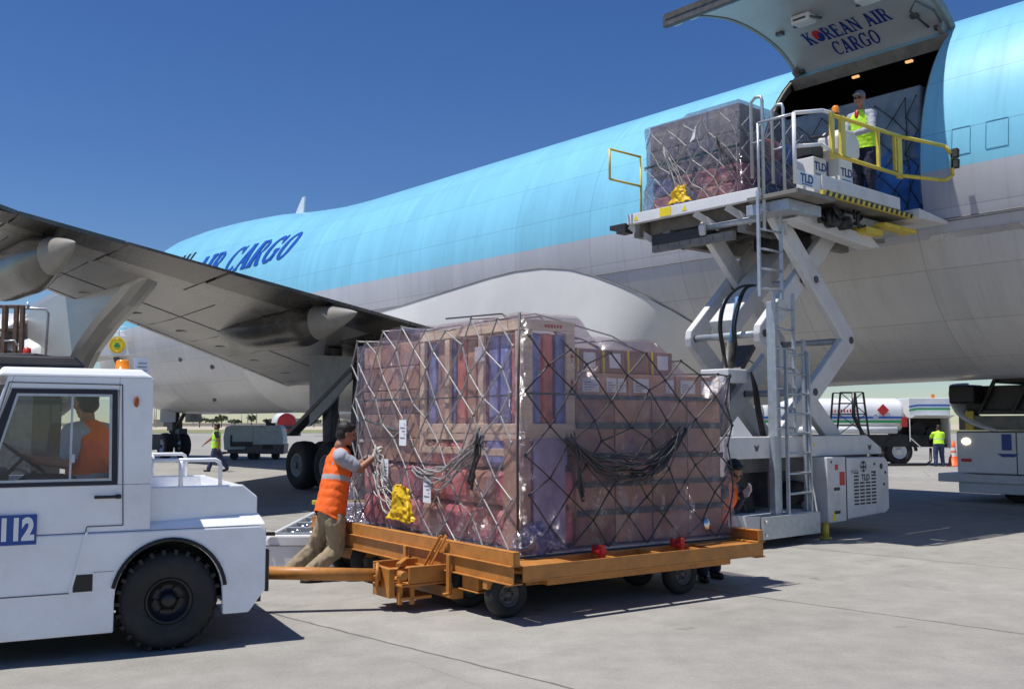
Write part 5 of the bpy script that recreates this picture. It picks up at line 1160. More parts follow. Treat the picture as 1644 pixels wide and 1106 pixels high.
# operator console
m = MB(); m.box(-7.95, -7.75, 13.20, 13.56, 5.0, 5.65); pc = m.build('console_pedestal', 'white', lo, bevel=.02)
text_mesh('maker_mark', 'TLD', .17, (-7.746, 13.38, 5.40), (0, 1, 0), (0, 0, 1), 'letter', pc, .004); m = MB(); m.box(-7.749, -7.746, 13.25, 13.51, 5.285, 5.30); m.build('mark_underline', 'bluepaint', pc)
m = MB(); m.prism([(13.08, 5.72), (13.16, 5.62), (13.60, 5.60), (13.70, 5.70), (13.70, 5.92), (13.55, 6.07), (13.25, 6.05), (13.08, 5.92)], (0, 0, 0), (0, 1, 0), (0, 0, 1), (1, 0, 0), -8.05, -7.70); m.build('console_head', 'loaderwhite', lo, bevel=.03)
m = MB(); m.box(-8.15, -7.85, 12.66, 13.0, 5.0, 5.56); pc = m.build('control_box', 'loaderwhite', lo, bevel=.01)
text_mesh('maker_mark', 'TLD', .17, (-7.846, 12.83, 5.42), (0, 1, 0), (0, 0, 1), 'letter', pc, .004); m = MB(); m.box(-7.849, -7.846, 12.70, 12.96, 5.30, 5.315); m.build('mark_underline', 'bluepaint', pc)
m = MB(); m.box(-8.15, -7.9, 12.66, 13.0, 5.60, 5.8); m.tube([(-7.9, 12.66, 5.84), (-7.9, 13.05, 5.93), (-7.9, 13.2, 6.06)], .02, 6); m.build('control_levers', 'grease', lo)
m = MB(); m.cyl((-7.58, 12.83, 6.10), (-7.58, 12.83, 6.16), .03, 10); bs = m.build('beacon_post', 'black', lo); m = MB(); m.lathe((-7.58, 12.83, 6.16), (0, 0, 1), [(0, .05), (.09, .05), (.11, .035), (.11, 0)], 20); m.build('beacon', 'amber', bs)
# ladders
def ladder(t, q0, q1, z0, z1, nm, r=.022, step=.28, tilt=0):
    m = MB()
    for q in (q0, q1): m.beam((t, q, z0), (t+tilt, q, z1), r*2.2, r*1.5, (0, 1, 0))
    b = m.build(nm, 'steel', lo, bevel=.004); z = z0+.12
    while z < z1-.05: m = MB(); m.cyl((t+tilt*(z-z0)/(z1-z0), q0, z), (t+tilt*(z-z0)/(z1-z0), q1, z), r*.8, 8); m.build('rung', 'steel', b); z += step
ladder(-8.14, 11.68, 12.22, 3.45, 4.95, 'upper_ladder'); ladder(-8.10, 11.95, 12.42, 1.5, 3.55, 'middle_ladder'); ladder(-8.06, 12.15, 12.72, .30, 2.72, 'lower_ladder')
m = MB(); m.box(-8.22, -8.12, 11.93, 12.10, .30, 3.4); m.build('ladder_mast', 'steel', lo, bevel=.01)
m = MB(); m.box(-8.16, -8.09, 12.16, 12.20, .3, 2.6) if False else m.box(-8.14, -8.09, 12.66, 12.72, .3, 2.9); m.build('ladder_guide', 'steel', lo, bevel=.006)
for q in (11.84, 12.36):
    m = MB(); m.tube([(-8.15, q, 4.4), (-8.15, q, 6.28), (-8.17, q, 6.34), (-8.28, q+.02, 6.36), (-8.36, q+.03, 6.30), (-8.36, q+.03, 5.2)], .024, 8); m.tube([(-8.15, q, 5.7), (-8.36, q+.03, 5.7)], .014, 6); m.build('ladder_handrail', 'steel', lo)
m = MB(); m.box(-8.06, -8.0, 11.46, 12.85, .12, .42); m.box(-8.0, -7.998, 12.45, 12.6, .16, .38); m.build('ladder_foot_plate', 'steel', lo, bevel=.01)
m = MB(); m.add([(-8.05, 11.45, .14), (-8.05, 11.45, .43), (-8.6, 11.0, .45), (-8.6, 11.0, .34)], [(0, 1, 2, 3)]); m.add([(-8.05, 11.45, .43), (-8.05, 12.8, .43), (-8.7, 12.8, .46), (-8.6, 11.0, .45)], [(0, 1, 2, 3)]); m.build('splash_plate', 'loaderwhite', lo)
m = MB(); [m.cyl((-8.0, 11.52, z), (-7.985, 11.52, z), .025, 10) for z in (.18, .36)]; m.build('plate_bolt', 'chrome', lo)

# load on the lift
l2 = thing('pallet_load', 'film wrapped pallet with yellow cover raised on the lift platform', 'cargo pallet', FA, (-9.9, 13.9, 5.09), 'wrapped air cargo pallets')
m = MB(); m.box(-10.85, -8.92, 12.35, 15.45, 5.085, 5.105); m.build('base_sheet', 'steel', l2)
BX0, BX1, BY0, BY1 = -10.80, -8.96, 12.40, 15.4
r_ = random.Random(21)
for i in range(4):
    for j in range(2):
        m = MB(); x = BX0+.03+i*.45; z = 5.12+j*.30; m.box(x, x+.43, 12.46, 12.9, z, z+.28); m.build('goods_sack', ('cartonpink', 'bluefoam', 'redgoods', 'cartonpink')[(i+j) % 4], l2, bevel=.06)
for i in range(3):
    for j in range(2):
        m = MB(); x = BX0+.03+i*.6; z = 5.74+j*.43; m.box(x, x+.59, 12.44, 13.1, z, z+.42); m.build('carton', M.setdefault('greycard', mat('grey_cardboard', (.34, .30, .28), .8, var=.1)), l2, bevel=.01)
for j in range(3):
    for k in range(4):
        m = MB(); y = 13.2+k*.52; z = 5.12+j*.38; m.box(-9.7, -9.05, y, y+.5, z, z+.36); m.build('goods_sack', ('tarp', 'cartonpink', 'bluefoam', 'greytarp', 'redgoods')[(j*2+k) % 5], l2, bevel=.09)
def h2(x, y): return 6.62-.42*max(0, min(1, (y-13.4)/1.9))-(.04 if x < -10 else 0)
film_shell('shrink_film', BX0, BX1, BY0, BY1, 5.11, h2, 'filmgrey', l2, .022, 8.1, .05, off=.012)
m = MB(); m.box(BX0-.03, BX1+.03, BY0-.045, BY0-.035, 5.88, 5.92); m.build('teal_strap', 'strap', l2)
r_ = random.Random(31)
La = net_strands((BX0, BY0-.06, 5.11), (1, 0, 0), (0, 0, 1), (0, -1, 0), 1.84, 1.5, .34, .19, .008, r_, jit=.05)
Lb = net_strands((BX1+.06, BY0, 5.11), (0, 1, 0), (0, 0, 1), (1, 0, 0), 3.0, 1.5, .38, .19, .008, r_, hf=lambda u: h2(-9, BY0+u)-5.11, jit=.05)
strands_mesh(La+Lb, .008).build('cargo_net', 'net', l2, fix=False)
_ld = ld; ld = l2
bundle('net_bundle', (-10.35, BY0-.08, 6.1), (-9.8, BY0-.08, 5.25), .05, 7, 'net', .008, (0, -1, 0), 40, .12)
bundle('net_bundle', (-9.3, BY0-.08, 6.1), (-8.95, BY0-.08, 5.5), .05, 6, 'netdark', .008, (0, -1, 0), 41, .12)
bundle('net_bundle', (-8.88, BY0+.1, 6.1), (-8.88, BY0+1.6, 5.4), .08, 6, 'net', .008, (1, 0, 0), 42, .1)
ld = _ld
cloth('yellow_cover', (-9.95, BY0-.09, 5.30), (.42, .26), 'yellowcloth', l2, (0, -1, 0), 9)
m = MB(); m.prism([(0, 0), (.10, .05), (.14, .26), (.05, .12)], (-9.85, BY0-.075, 6.12), (1, 0, 0), (0, 0, 1), (0, -1, 0), 0, .004); m.build('torn_flap', 'paper', l2)
# load inside the hold
l3 = thing('pallet_load', 'blue tarpaulin wrapped pallet standing inside the aircraft doorway', 'cargo pallet', FA, (-9.5, 17.8, 5.11), 'wrapped air cargo pallets')
m = MB(); m.box(-10.9, -8.15, 16.55, 19.0, 5.115, 5.14); m.build('base_sheet', 'steel', l3)
film_shell('blue_tarpaulin', -10.85, -8.2, 16.62, 18.95, 5.14, lambda x, y: 6.75-.1*max(0, (y-17)), 'tarp', l3, .05, 2.2, .03)
film_shell('grey_top_film', -10.87, -8.18, 16.60, 18.97, 6.3, lambda x, y: 7.58-.10*max(0, (y-17)), 'greytarp', l3, .03, 5.2, 0)
r_ = random.Random(51)
La = net_strands((-10.85, 16.52, 5.14), (1, 0, 0), (0, 0, 1), (0, -1, 0), 2.65, 2.4, .55, .32, .01, r_, jit=.04)
Lb = net_strands((-8.10, 16.6, 5.14), (0, 1, 0), (0, 0, 1), (1, 0, 0), 2.3, 2.4, .55, .32, .01, r_, jit=.04)
strands_mesh(La+Lb, .010).build('cargo_net', 'netdark', l3, fix=False)

# ================================================================ OTHER VEHICLES
def XY(px, Y): return (px-822)/1600.*Y
# ground power cart
FG = Frame((XY(362, 46.6), 46.6, 0), math.radians(6))
gp = thing('service_cart', 'pale grey green ground power cart standing beyond the nose wheel', 'ground power unit', FG, (1.4, .8, 0))
m = MB(); m.prism([(.0, .45), (-.05, 1.05), (.03, 1.52), (.25, 1.60), (2.5, 1.60), (2.62, 1.45), (2.70, .95), (2.70, .45)], (0, 0, 0), (1, 0, 0), (0, 0, 1), (0, 1, 0), 0, 1.7); m.build('housing', 'gpu', gp, bevel=.05)
m = MB(); m.prism([(.15, .30), (2.72, .26), (2.76, .72), (.95, .72), (.95, .50), (.15, .48)], (0, 0, 0), (1, 0, 0), (0, 0, 1), (0, 1, 0), -.03, 1.73); m.build('chassis', 'dsteel', gp, bevel=.03)
m = MB(); m.box(.28, .36, -.034, .0, .62, 1.15); m.box(.30, 1.30, -.034, .0, .62, .84); m.box(1.75, 2.25, -.035, .0, .50, .70); m.build('vent_opening', 'black', gp)
m = MB(); m.box(1.9, 2.3, .1, .6, 1.60, 1.72); m.cyl((1.9, .4, 1.6), (1.9, .4, 1.88), .07, 10); m.build('top_unit', 'black', gp)
for x in (.45, 1.25, 1.45, 2.35): wheel(gp, (x, .02, .20), (0, -1, 0), .20, .15, .1, 'black')
m = MB(); m.beam((.15, .8, .35), (-.35, .8, .22), .06, .06); m.box(-.2, .15, .6, 1.0, .3, .36); m.build('tow_bar', 'dsteel', gp)
m = MB(); m.cyl((1.72, -.01, 1.58), (1.72, -.01, 1.60), .04, 8); [m.box(1.30, 1.315, -.004, .0, .5, 1.55)]; m.build('panel_gap', 'dsteel', gp)
# floor cart with rollers behind the worker
FR = Frame((-2.80, 11.42, 0), math.radians(1.5))
rb = thing('roller_transporter', 'low pale roller bed trailer behind the pushing worker', 'roller trailer', FR, (2.2, 2.3, 0))
WR = 3.35
m = MB(); m.prism([(0.02, .06), (WR, .06), (WR, .425), (.06, .425), (.01, .38)], (0, 0, 0), (1, 0, 0), (0, 0, 1), (0, 1, 0), 0, .06); m.box(0, .06, .06, 4.6, .06, .42); m.box(WR-.06, WR, .06, 4.6, .06, .42); m.box(0, WR, 4.6, 4.66, .06, .43); m.build('side_panel', 'white', rb, bevel=.025)
m = MB(); m.box(.005, WR, -.012, .0, .30, .31); m.box(.06, WR, .06, 4.6, .22, .30); m.build('tray', 'grease2', rb)
for j in range(7):
    m = MB(); y = .25+j*.64; m.box(.07, WR-.07, y, y+.06, .30, .42); m.box(.07, WR-.07, y-.02, y+.012, .40, .425); m.build('cross_bar', 'steel', rb, bevel=.006)
r_ = random.Random(2); m = MB()
for j in range(7):
    for i in range(15):
        x = .2+i*.215; y = .46+j*.64
        if y < 4.5: m.cyl((x, y-.05, .395), (x+.10, y-.05+r_.uniform(-.02, .02), .395), .038, 8); m.ell((x+.06, y+.16, .40), (.04, .04, .03), 8, 5)
m.build('rollers', 'chrome', rb)
rb.children[-1]['kind'] = 'stuff'
m = MB(); m.box(-.3, 3.6, 4.80, 4.86, .38, .45); m.box(-.25, -.18, 4.8, 4.86, 0, .38); m.box(3.4, 3.47, 4.8, 4.86, 0, .38); m.build('yellow_edge', 'yellow', rb, bevel=.01)
m = MB(); m.cyl((-.02, -.02, .05), (-.02, -.02, .42), .02, 6); m.box(.02, .12, -.03, -.005, .42, .46); m.build('corner_bumper', 'black', rb)
# fuel truck
YF = 40.5; FF = Frame((0, YF, 0), 0)
ft = thing('fuel_truck', 'white fuel tanker with red diamond and blue and green stripes behind the loader', 'fuel truck', FF, (14, 1.2, 0))
xa, xb = XY(1225, YF), XY(1452, YF)
m = MB(); m.smooth = True
def tank(a, b):
    x = xa+(xb-xa)*a; t_ = 2*math.pi*b; e = 1-(.12 if a in (0, 1) else 0)
    c, s = math.cos(t_), math.sin(t_); cc = math.copysign(abs(c)**.7, c); ss = math.copysign(abs(s)**.7, s)
    return (x, 1.2+1.15*cc*e, 2.02+.72*ss*e)
m.grid(lambda a, b: tank([0, .012, .03, .25, .5, .75, .97, .988, 1][int(round(a*8))], b), 8, 44); m.smooth = False
m.add([tank(0, k/44) for k in range(44)], [tuple(range(44))]); m.add([tank(1, k/44) for k in range(44)], [tuple(range(44))]); tk = m.build('tank', 'white', ft, fix=True)
for z, c in ((1.93, 'bluepaint'), (1.76, 'green')):
    m = MB(); m.box(xa, xb-.1, .035, .06, z-.045, z+.045); m.build('stripe', c, tk)
dx = XY(1417, YF); m = MB(); m.prism([(-.24, 0), (0, -.25), (.24, 0), (0, .25)], (dx, .04, 2.23), (1, 0, 0), (0, 0, 1), (0, 1, 0), -.02, 0); m.build('hazard_diamond', 'red', tk)
text_mesh('tank_lettering', 'FLAMMABLE', .2, (XY(1358, YF), .035, 2.16), (1, 0, 0), (0, 0, 1), 'red', tk, 0) if False else None
m = MB(); r_ = random.Random(4)
for k in range(9): x = XY(1334, YF)+k*.125; m.box(x, x+.06, .03, .045, 2.14, 2.14+(.10 if k % 3 else .12))
m.build('red_lettering', 'red', tk)
m = MB(); m.cyl((XY(1405, YF), .03, 1.96), (XY(1405, YF), .05, 1.96), .11, 16); m.build('round_badge', 'steel', tk)
m = MB(); m.tube([(xa, -.05, 1.42), (xb-.4, -.05, 1.42)], .14, 16); m.build('hose_pipe', 'white', ft)
m = MB(); m.box(xa-.5, XY(1490, YF), .1, 2.3, .75, 1.22); m.build('chassis', 'black', ft)
m = MB(); m.tube([(XY(1443, YF)+.68*math.cos(math.radians(a)), .15, .52+.70*math.sin(math.radians(a))) for a in range(5, 176, 10)], .07, 6); m.build('mudguard', 'black', ft)
wheel(ft, (XY(1443, YF), .12, .56), (0, -1, 0), .56, .34, .30, 'white'); wheel(ft, (XY(1340, YF), .12, .56), (0, -1, 0), .56, .34, .30, 'white'); wheel(ft, (XY(1443, YF), 2.28, .56), (0, 1, 0), .56, .34, .30, 'white')
cx0, cx1 = XY(1458, YF), XY(1524, YF)
m = MB(); m.box(cx0, cx1, .0, 2.4, 1.90, 2.72); m.box(cx0, cx0+.05, .0, .05, .95, 1.9); m.box(cx1-.06, cx1, .0, 2.4, .7, 1.9); m.beam((cx0+.03, .02, 1.1), (cx0+.45, .02, .72), .05, .05); m.box(cx0, cx1, 2.3, 2.4, .7, 1.9); cb = m.build('pump_cabinet', 'white', ft, bevel=.03)
m = MB(); m.box(cx0+.06, cx1-.07, .8, 2.29, .74, 1.89); m.box(cx0+.1, cx1-.1, .2, .8, .74, .85); m.cyl((cx0+.55, .5, 1.45), (cx0+.55, .8, 1.45), .3, 20); m.cyl((cx0+1.1, .5, 1.3), (cx0+1.1, .8, 1.3), .22, 20); m.build('pump_bay', 'darkcab', cb)
for z, c in ((2.42, 'bluepaint'), (2.27, 'green')):
    m = MB(); m.beam((cx0+.0, -.012, z-.06), (cx0+.35, -.012, z), .02, .07, (0, 0, 1)); m.box(cx0+.35, cx1, -.02, -.002, z-.035, z+.035); m.build('stripe', c, cb)
m = MB(); m.add([(cx0+.05, -.01, 1.9), (cx1-.03, -.01, 1.9), (cx1-.03, -.55, 2.02), (cx0+.05, -.55, 2.02)], [(0, 1, 2, 3)]); m.build('raised_flap', 'white', cb)
m = MB(); m.box(XY(1447, YF), XY(1455, YF), .0, .1, 1.55, 1.95); m.build('red_panel', 'red', ft)
m = MB(); m.box(XY(1500, YF), XY(1505, YF), .3, .4, 2.72, 2.88); m.build('roof_beacon', 'amber', ft)
m = MB(); m.box(XY(1215, YF)-1.2, XY(1226, YF), .0, 2.3, .7, 2.6); m.build('cab', 'white', ft, bevel=.2)
m = MB(); m.tube([(cx0+.7, -.3, .7), (cx0+.6, -.5, .2), (cx0+.4, -.6, .06), (cx0-2, -.8, .05), (cx0-4, -.6, .05)], .05, 8); m.build('fuel_hose', 'hose', ft)
# lattice stand
YS = 30.; xs = XY(1367, YS); st = thing('lattice_stand', 'dark steel lattice step stand in front of the fuel tanker', 'access stand', FW, (xs, YS, 0))
m = MB(); HT = 2.62
for sx in (-1, 1):
    for sy in (0, .7): m.beam((xs+sx*.62, YS+sy, 0), (xs+sx*.34, YS+sy, HT), .05, .05)
for k in range(9):
    z = k*HT/8; w = .62-.28*z/HT
    m.beam((xs-w, YS, z), (xs+w, YS, z), .03, .03); m.beam((xs-w, YS+.7, z), (xs+w, YS+.7, z), .03, .03)
    if k < 8 and k % 2 == 0:
        w2 = .62-.28*(z+HT/4)/HT; m.beam((xs-w, YS, z), (xs+w2, YS, z+HT/4), .022, .022); m.beam((xs+w, YS+.02, z), (xs-w2, YS+.02, z+HT/4), .022, .022)
m.build('lattice_frame', 'black', st); m = MB(); m.tube([(xs+.02, YS-.1, HT), (xs+.0, YS-.12, 1.9), (xs+.2, YS-.1, 1.5), (xs+.45, YS-.1, 1.0)], .06, 8); m.build('hose', 'hose', st)
# cone
cxx = XY(1527, 39.8); cn = thing('traffic_cone', 'tall orange traffic cone with white bands beside the tanker worker', 'traffic cone', FW, (cxx, 39.8, 0))
m = MB(); m.lathe((cxx, 39.8, 0), (0, 0, 1), [(0, .0), (0, .28), (.04, .28), (.05, .22), (.35, .17), (.40, .13)], 20); m.lathe((cxx, 39.8, 0), (0, 0, 1), [(.52, .115), (.62, .10)], 20); m.lathe((cxx, 39.8, 0), (0, 0, 1), [(.74, .085), (1.0, .05), (1.0, 0)], 20); m.build('cone_body', 'conered', cn)
m = MB(); m.lathe((cxx, 39.8, 0), (0, 0, 1), [(.39, .132), (.53, .114)], 20); m.lathe((cxx, 39.8, 0), (0, 0, 1), [(.61, .102), (.75, .083)], 20); m.build('white_band', 'white', cn)
# lower deck loader on the far side
q0 = 21.7; l4 = thing('lower_loader', 'grey loader vehicle with lit headlamp at the right edge under the fuselage', 'cargo loader', FA, (-9, q0, 0))
m = MB(); m.box(-10.12, -5.8, q0, q0+3, .62, 1.52); m.build('body', 'white', l4, bevel=.03)
m = MB(); m.box(-10.5, -5.8, q0-.12, q0+3, .42, .60); m.box(-10.08, -5.8, q0-.05, q0+3, .20, .42); m.build('lower_skirt', 'loaderwhite', l4, bevel=.02)
m = MB(); m.box(-10.12, -5.8, q0+.15, q0+3, 1.54, 1.85); m.build('upper_band', 'grease2', l4, bevel=.01)
m = MB(); m.box(-10.0, -5.6, q0+.3, q0+2.8, 1.9, 2.5); m.box(-9.4, -5.6, q0+.3, q0+2.8, 2.55, 3.0); m.box(-9.9, -5.6, q0+.2, q0+.3, 1.88, 1.98); [m.beam((-9.7+k*.7, q0+.22, 1.9), (-9.2+k*.7, q0+.22, 2.9), .08, .08) for k in range(5)]; m.build('machinery', 'grease', l4, bevel=.02)
m = MB(); m.ell((-9.9, q0-.01, 1.30), (.10, .03, .075), 14, 8); m.build('headlamp', 'headlamp', l4)
m = MB(); m.box(-10.02, -9.80, q0-.012, q0, .86, .93); m.build('tail_lamp', 'red', l4)
m = MB(); m.box(-9.15, -8.95, q0-.012, q0, 1.12, 1.46); m.prism([(-9.25, 1.05), (-8.82, 1.05), (-8.9, .98), (-9.15, .98)], (0, q0-.012, 0), (1, 0, 0), (0, 0, 1), (0, 1, 0), 0, .01); m.build('blue_emblem', 'signblue', l4)
m = MB(); m.box(-8.86, -8.84, q0-.008, q0, .62, 1.5); m.box(-10.08, -5.8, q0-.01, q0, 1.49, 1.515); m.box(-8.2, -7.9, q0-.13, q0-.12, .46, .56); m.build('panel_gap', 'dsteel', l4)
m = MB(); m.box(-9.95, -9.78, q0+.10, q0+.16, 1.55, 1.95); m.build('yellow_post', 'yellow', l4)
for t in (-9.0, -7.9): wheel(l4, (t, q0+.3, .35), (0, -1, 0), .34, .25, .18, 'black')
# belly cargo door hanging open on the far side (part of the aircraft)
def onQ(px, py, q):
    d = at(px, py, 10)-Vector((0, 0, 1.68)); return FA.inv(Vector((0, 0, 1.68))+d*(q/(d.dot(R_))))
oc = [(1526, 618), (1524, 632), (1527, 648), (1535, 662), (1546, 672), (1562, 681), (1582, 686), (1602, 689)]
ic = [(1556, 616), (1551, 630), (1552, 645), (1558, 655), (1568, 663), (1580, 671), (1592, 679), (1604, 687)]
m = MB(); O3 = [onQ(x, y, 21.7) for x, y in oc]; I3 = [onQ(x, y, 22.2) for x, y in ic]
def bd(a, b):
    x = a*(len(O3)-1); i = min(int(x), len(O3)-2); f = x-i; p = O3[i].lerp(O3[i+1], f); q = I3[i].lerp(I3[i+1], f); return p.lerp(q, b)+Vector((0, -.12*math.sin(math.pi*b), 0))
m.grid(bd, 28, 6); o = m.build('belly_door', 'white', plane, fix=False); sd = o.modifiers.new('thick', 'SOLIDIFY'); sd.thickness = .06
p_ = onQ(1523, 648, 21.5); m = MB(); m.box(p_.x, p_.x+.55, 21.5, 22.0, p_.z, p_.z+.40); m.build('door_actuator', 'black', plane, bevel=.04)
# catering / stairs vehicle near the nose
YC = 44.; cs = thing('catering_truck', 'white high lift vehicle with round yellow emblem beside the aircraft nose', 'service truck', FW, (XY(200, YC), YC+1, 0))
zz = lambda py: at(0, py, YC).z
x0, x1 = XY(152, YC), XY(238, YC)
m = MB(); m.box(x0, x1, YC, YC+2.2, zz(571), zz(538)); m.build('platform_side', 'white', cs, bevel=.03)
m = MB(); [m.tube([(x0+.02, YC+.02, z_), (x1-.35, YC+.02, z_)], .025, 6) for z_ in (zz(532), zz(525))]; [m.tube([(x_, YC+.02, zz(540)), (x_, YC+.02, zz(525))], .025, 6) for x_ in (x0+.02, x0+1.0, x1-.4)]; m.tube([(x1-.4, YC+.02, zz(525)), (x1, YC+.02, zz(568))], .03, 6); m.build('hand_rail', 'white', cs)
m = MB(); m.box(x1-.75, x1-.45, YC+.2, YC+.8, zz(540), zz(518)); m.build('box', 'white', cs, bevel=.02)
m = MB(); m.prism([(x0-1.0, zz(578)), (x0, zz(571)), (x0, zz(545)), (x0-.2, zz(548))], (0, YC+.3, 0), (1, 0, 0), (0, 0, 1), (0, 1, 0), 0, 1.8); m.build('side_slope', 'cowl', cs, bevel=.02)
cx = XY(186, YC); cz = zz(554)
m = MB(); m.cyl((cx, YC-.02, cz), (cx, YC, cz), .37, 32); em = m.build('round_emblem', 'yellowsig', cs)
m = MB(); m.prism([(-.08, -.10), (.1, -.12), (.16, -.02), (.06, .02), (.10, .12), (0, .08), (-.10, .12), (-.06, .02), (-.16, -.03)], (cx, YC-.028, cz+.01), (1, 0, 0), (0, 0, 1), (0, 1, 0), -.004, .004); m.build('emblem_mark', 'green', em)
m = MB(); m.lathe((cx, YC-.024, cz), (0, -1, 0), [(0, .30), (.004, .30), (.004, .275), (0, .275)], 32); m.build('emblem_ring', 'amber', em)
m = MB(); m.box(x0+.3, x1-.1, YC+.3, YC+2, .5, 1.2); m.beam((x0+.5, YC+1, 1.2), (x1-.5, YC+1, zz(571)), .2, .2); m.beam((x1-.5, YC+1, 1.2), (x0+.5, YC+1, zz(571)), .2, .2); m.cyl((x1, YC-.01, zz(570)), (x1, YC+.1, zz(570)), .1, 10); m.build('chassis', 'dsteel', cs)
for x_ in (x0+.6, x1-.6): wheel(cs, (x_, YC+.3, .45), (0, -1, 0), .45, .3, .22, 'dsteel')
# steps at the far left
YL = 22.; zl = lambda py: at(0, py, YL).z
sp_ = thing('service_steps', 'dark steel service steps with railings behind the tractor roof', 'access steps', FW, (XY(20, YL), YL, 0))
m = MB()
for px in (4, 22, 32): m.beam((XY(px, YL), YL, .3), (XY(px, YL), YL, zl(490)), .09 if px != 4 else .14, .09)
for py in (492, 530, 548, 565): m.beam((XY(-20, YL), YL, zl(py)), (XY(33, YL), YL, zl(py)), .05, .07)
m.build('step_frame', mat('rusty_steel', (.17, .11, .08), .7, var=.4, scale=6), sp_, bevel=.01)
m = MB(); m.tube([(XY(-30, YL), YL+.4, zl(489)), (XY(56, YL), YL+.4, zl(493)), (XY(60, YL), YL+.4, zl(500)), (XY(58, YL), YL+.4, zl(572))], .03, 8); m.tube([(XY(26, YL), YL+.4, zl(494)), (XY(26, YL), YL+.4, zl(482))], .04, 8); m.tube([(XY(8, YL), YL-.1, zl(548)), (XY(24, YL), YL-.1, zl(547)), (XY(30, YL), YL-.1, zl(556))], .02, 6); m.build('hand_rail', 'steel', sp_)
m = MB(); m.box(XY(-40, YL), XY(62, YL), YL-.2, YL+1.2, zl(580), zl(568)); m.box(XY(-40, YL), XY(62, YL), YL-.2, YL+1.2, .5, zl(590)); m.build('platform', 'dsteel', sp_, bevel=.02)
m = MB(); m.lathe((XY(45, YL), YL-.1, zl(570)), (0, 0, 1), [(0, .09), (.14, .08), (.17, 0)], 14); m.build('red_beacon', 'red', sp_)
for x_ in (-30, 40): wheel(sp_, (XY(x_, YL), YL-.2, .4), (0, -1, 0), .4, .3, .2, 'dsteel')

# ================================================================ PEOPLE
def V3(*a): return Vector(a)
def blob(name, prims, vox, matn, parent, fold=0., fs=9., mfn=None, smooth=2, off=None, cut=None):
    """union of capsules and ellipsoids grown into one continuous surface"""
    bm = bmesh.new()
    def ico(c, r, R=None):
        g_ = bmesh.ops.create_icosphere(bm, subdivisions=3, radius=1.)
        for v in g_['verts']:
            p = Vector((v.co.x*r[0], v.co.y*r[1], v.co.z*r[2])); 
            if R: p = R @ p
            v.co = p+c
    for p in prims:
        if p[0] == 'c':
            _, a, b, ra, rb = p; a, b = Vector(a), Vector(b); s_, u_, d = basis(b-a); l = (b-a).length; n = 16; rings = []
            for k in range(5):   # hemispherical start
                t = math.pi/2*(1-k/4); rings.append((a-d*ra*math.sin(t), ra*math.cos(t)))
            for k in range(1, 4): rings.append((a.lerp(b, k/4), ra+(rb-ra)*k/4))
            for k in range(5): t = math.pi/2*k/4; rings.append((b+d*rb*math.sin(t), rb*math.cos(t)))
            vs = [[bm.verts.new(c+(s_*math.cos(2*math.pi*i/n)+u_*math.sin(2*math.pi*i/n))*max(r, 1e-4)) for i in range(n)] for c, r in rings]
            for A1, B1 in zip(vs, vs[1:]):
                for i in range(n): bm.faces.new((A1[i], A1[(i+1) % n], B1[(i+1) % n], B1[i]))
            bm.faces.new(vs[0][::-1]); bm.faces.new(vs[-1])
        else:
            _, c, r, R = p; ico(Vector(c), r, R)
    bmesh.ops.recalc_face_normals(bm, faces=bm.faces)
    me = bpy.data.meshes.new(name); bm.to_mesh(me); bm.free()
    o = bpy.data.objects.new(name, me); link(o)
    rm = o.modifiers.new('r', 'REMESH'); rm.mode = 'VOXEL'; rm.voxel_size = vox; rm.use_smooth_shade = True
    sm = o.modifiers.new('s', 'SMOOTH'); sm.iterations = smooth; sm.factor = .5
    bpy.context.view_layer.update()
    me2 = bpy.data.meshes.new_from_object(o.evaluated_get(bpy.context.evaluated_depsgraph_get())); bpy.data.objects.remove(o); bpy.data.meshes.remove(me)
    me2.name = name
    if cut:
        b2 = bmesh.new(); b2.from_mesh(me2); bmesh.ops.bisect_plane(b2, geom=b2.verts[:]+b2.edges[:]+b2.faces[:], plane_co=cut[0], plane_no=cut[1], clear_outer=True); b2.to_mesh(me2); b2.free()
    if fold:
        for v in me2.vertices:
            q = v.co; k = noise.noise(Vector((q.x*fs, q.y*fs, q.z*fs*.55)))+.5*noise.noise(Vector((q.x*fs*2.3, q.y*fs*2.3, q.z*fs*1.5))); k2 = 1-abs(k)*2
            v.co = q+v.normal*(k2*fold)
    root = off if off is not None else parent
    mats = matn if isinstance(matn, (list, tuple)) else [matn]
    me2.materials.clear(); [me2.materials.append(M[x] if isinstance(x, str) else x) for x in mats]
    if mfn:
        for f in me2.polygons: f.material_index = mfn(f.center)
    for f in me2.polygons: f.use_smooth = True
    return me2
def skin_eye(): pass
def frameR(f, u):
    f = Vector(f).normalized(); u = Vector(u); s_ = f.cross(u).normalized(); u = s_.cross(f).normalized()
    return Matrix((s_, f, u)).transposed()       # columns: right, forward, up
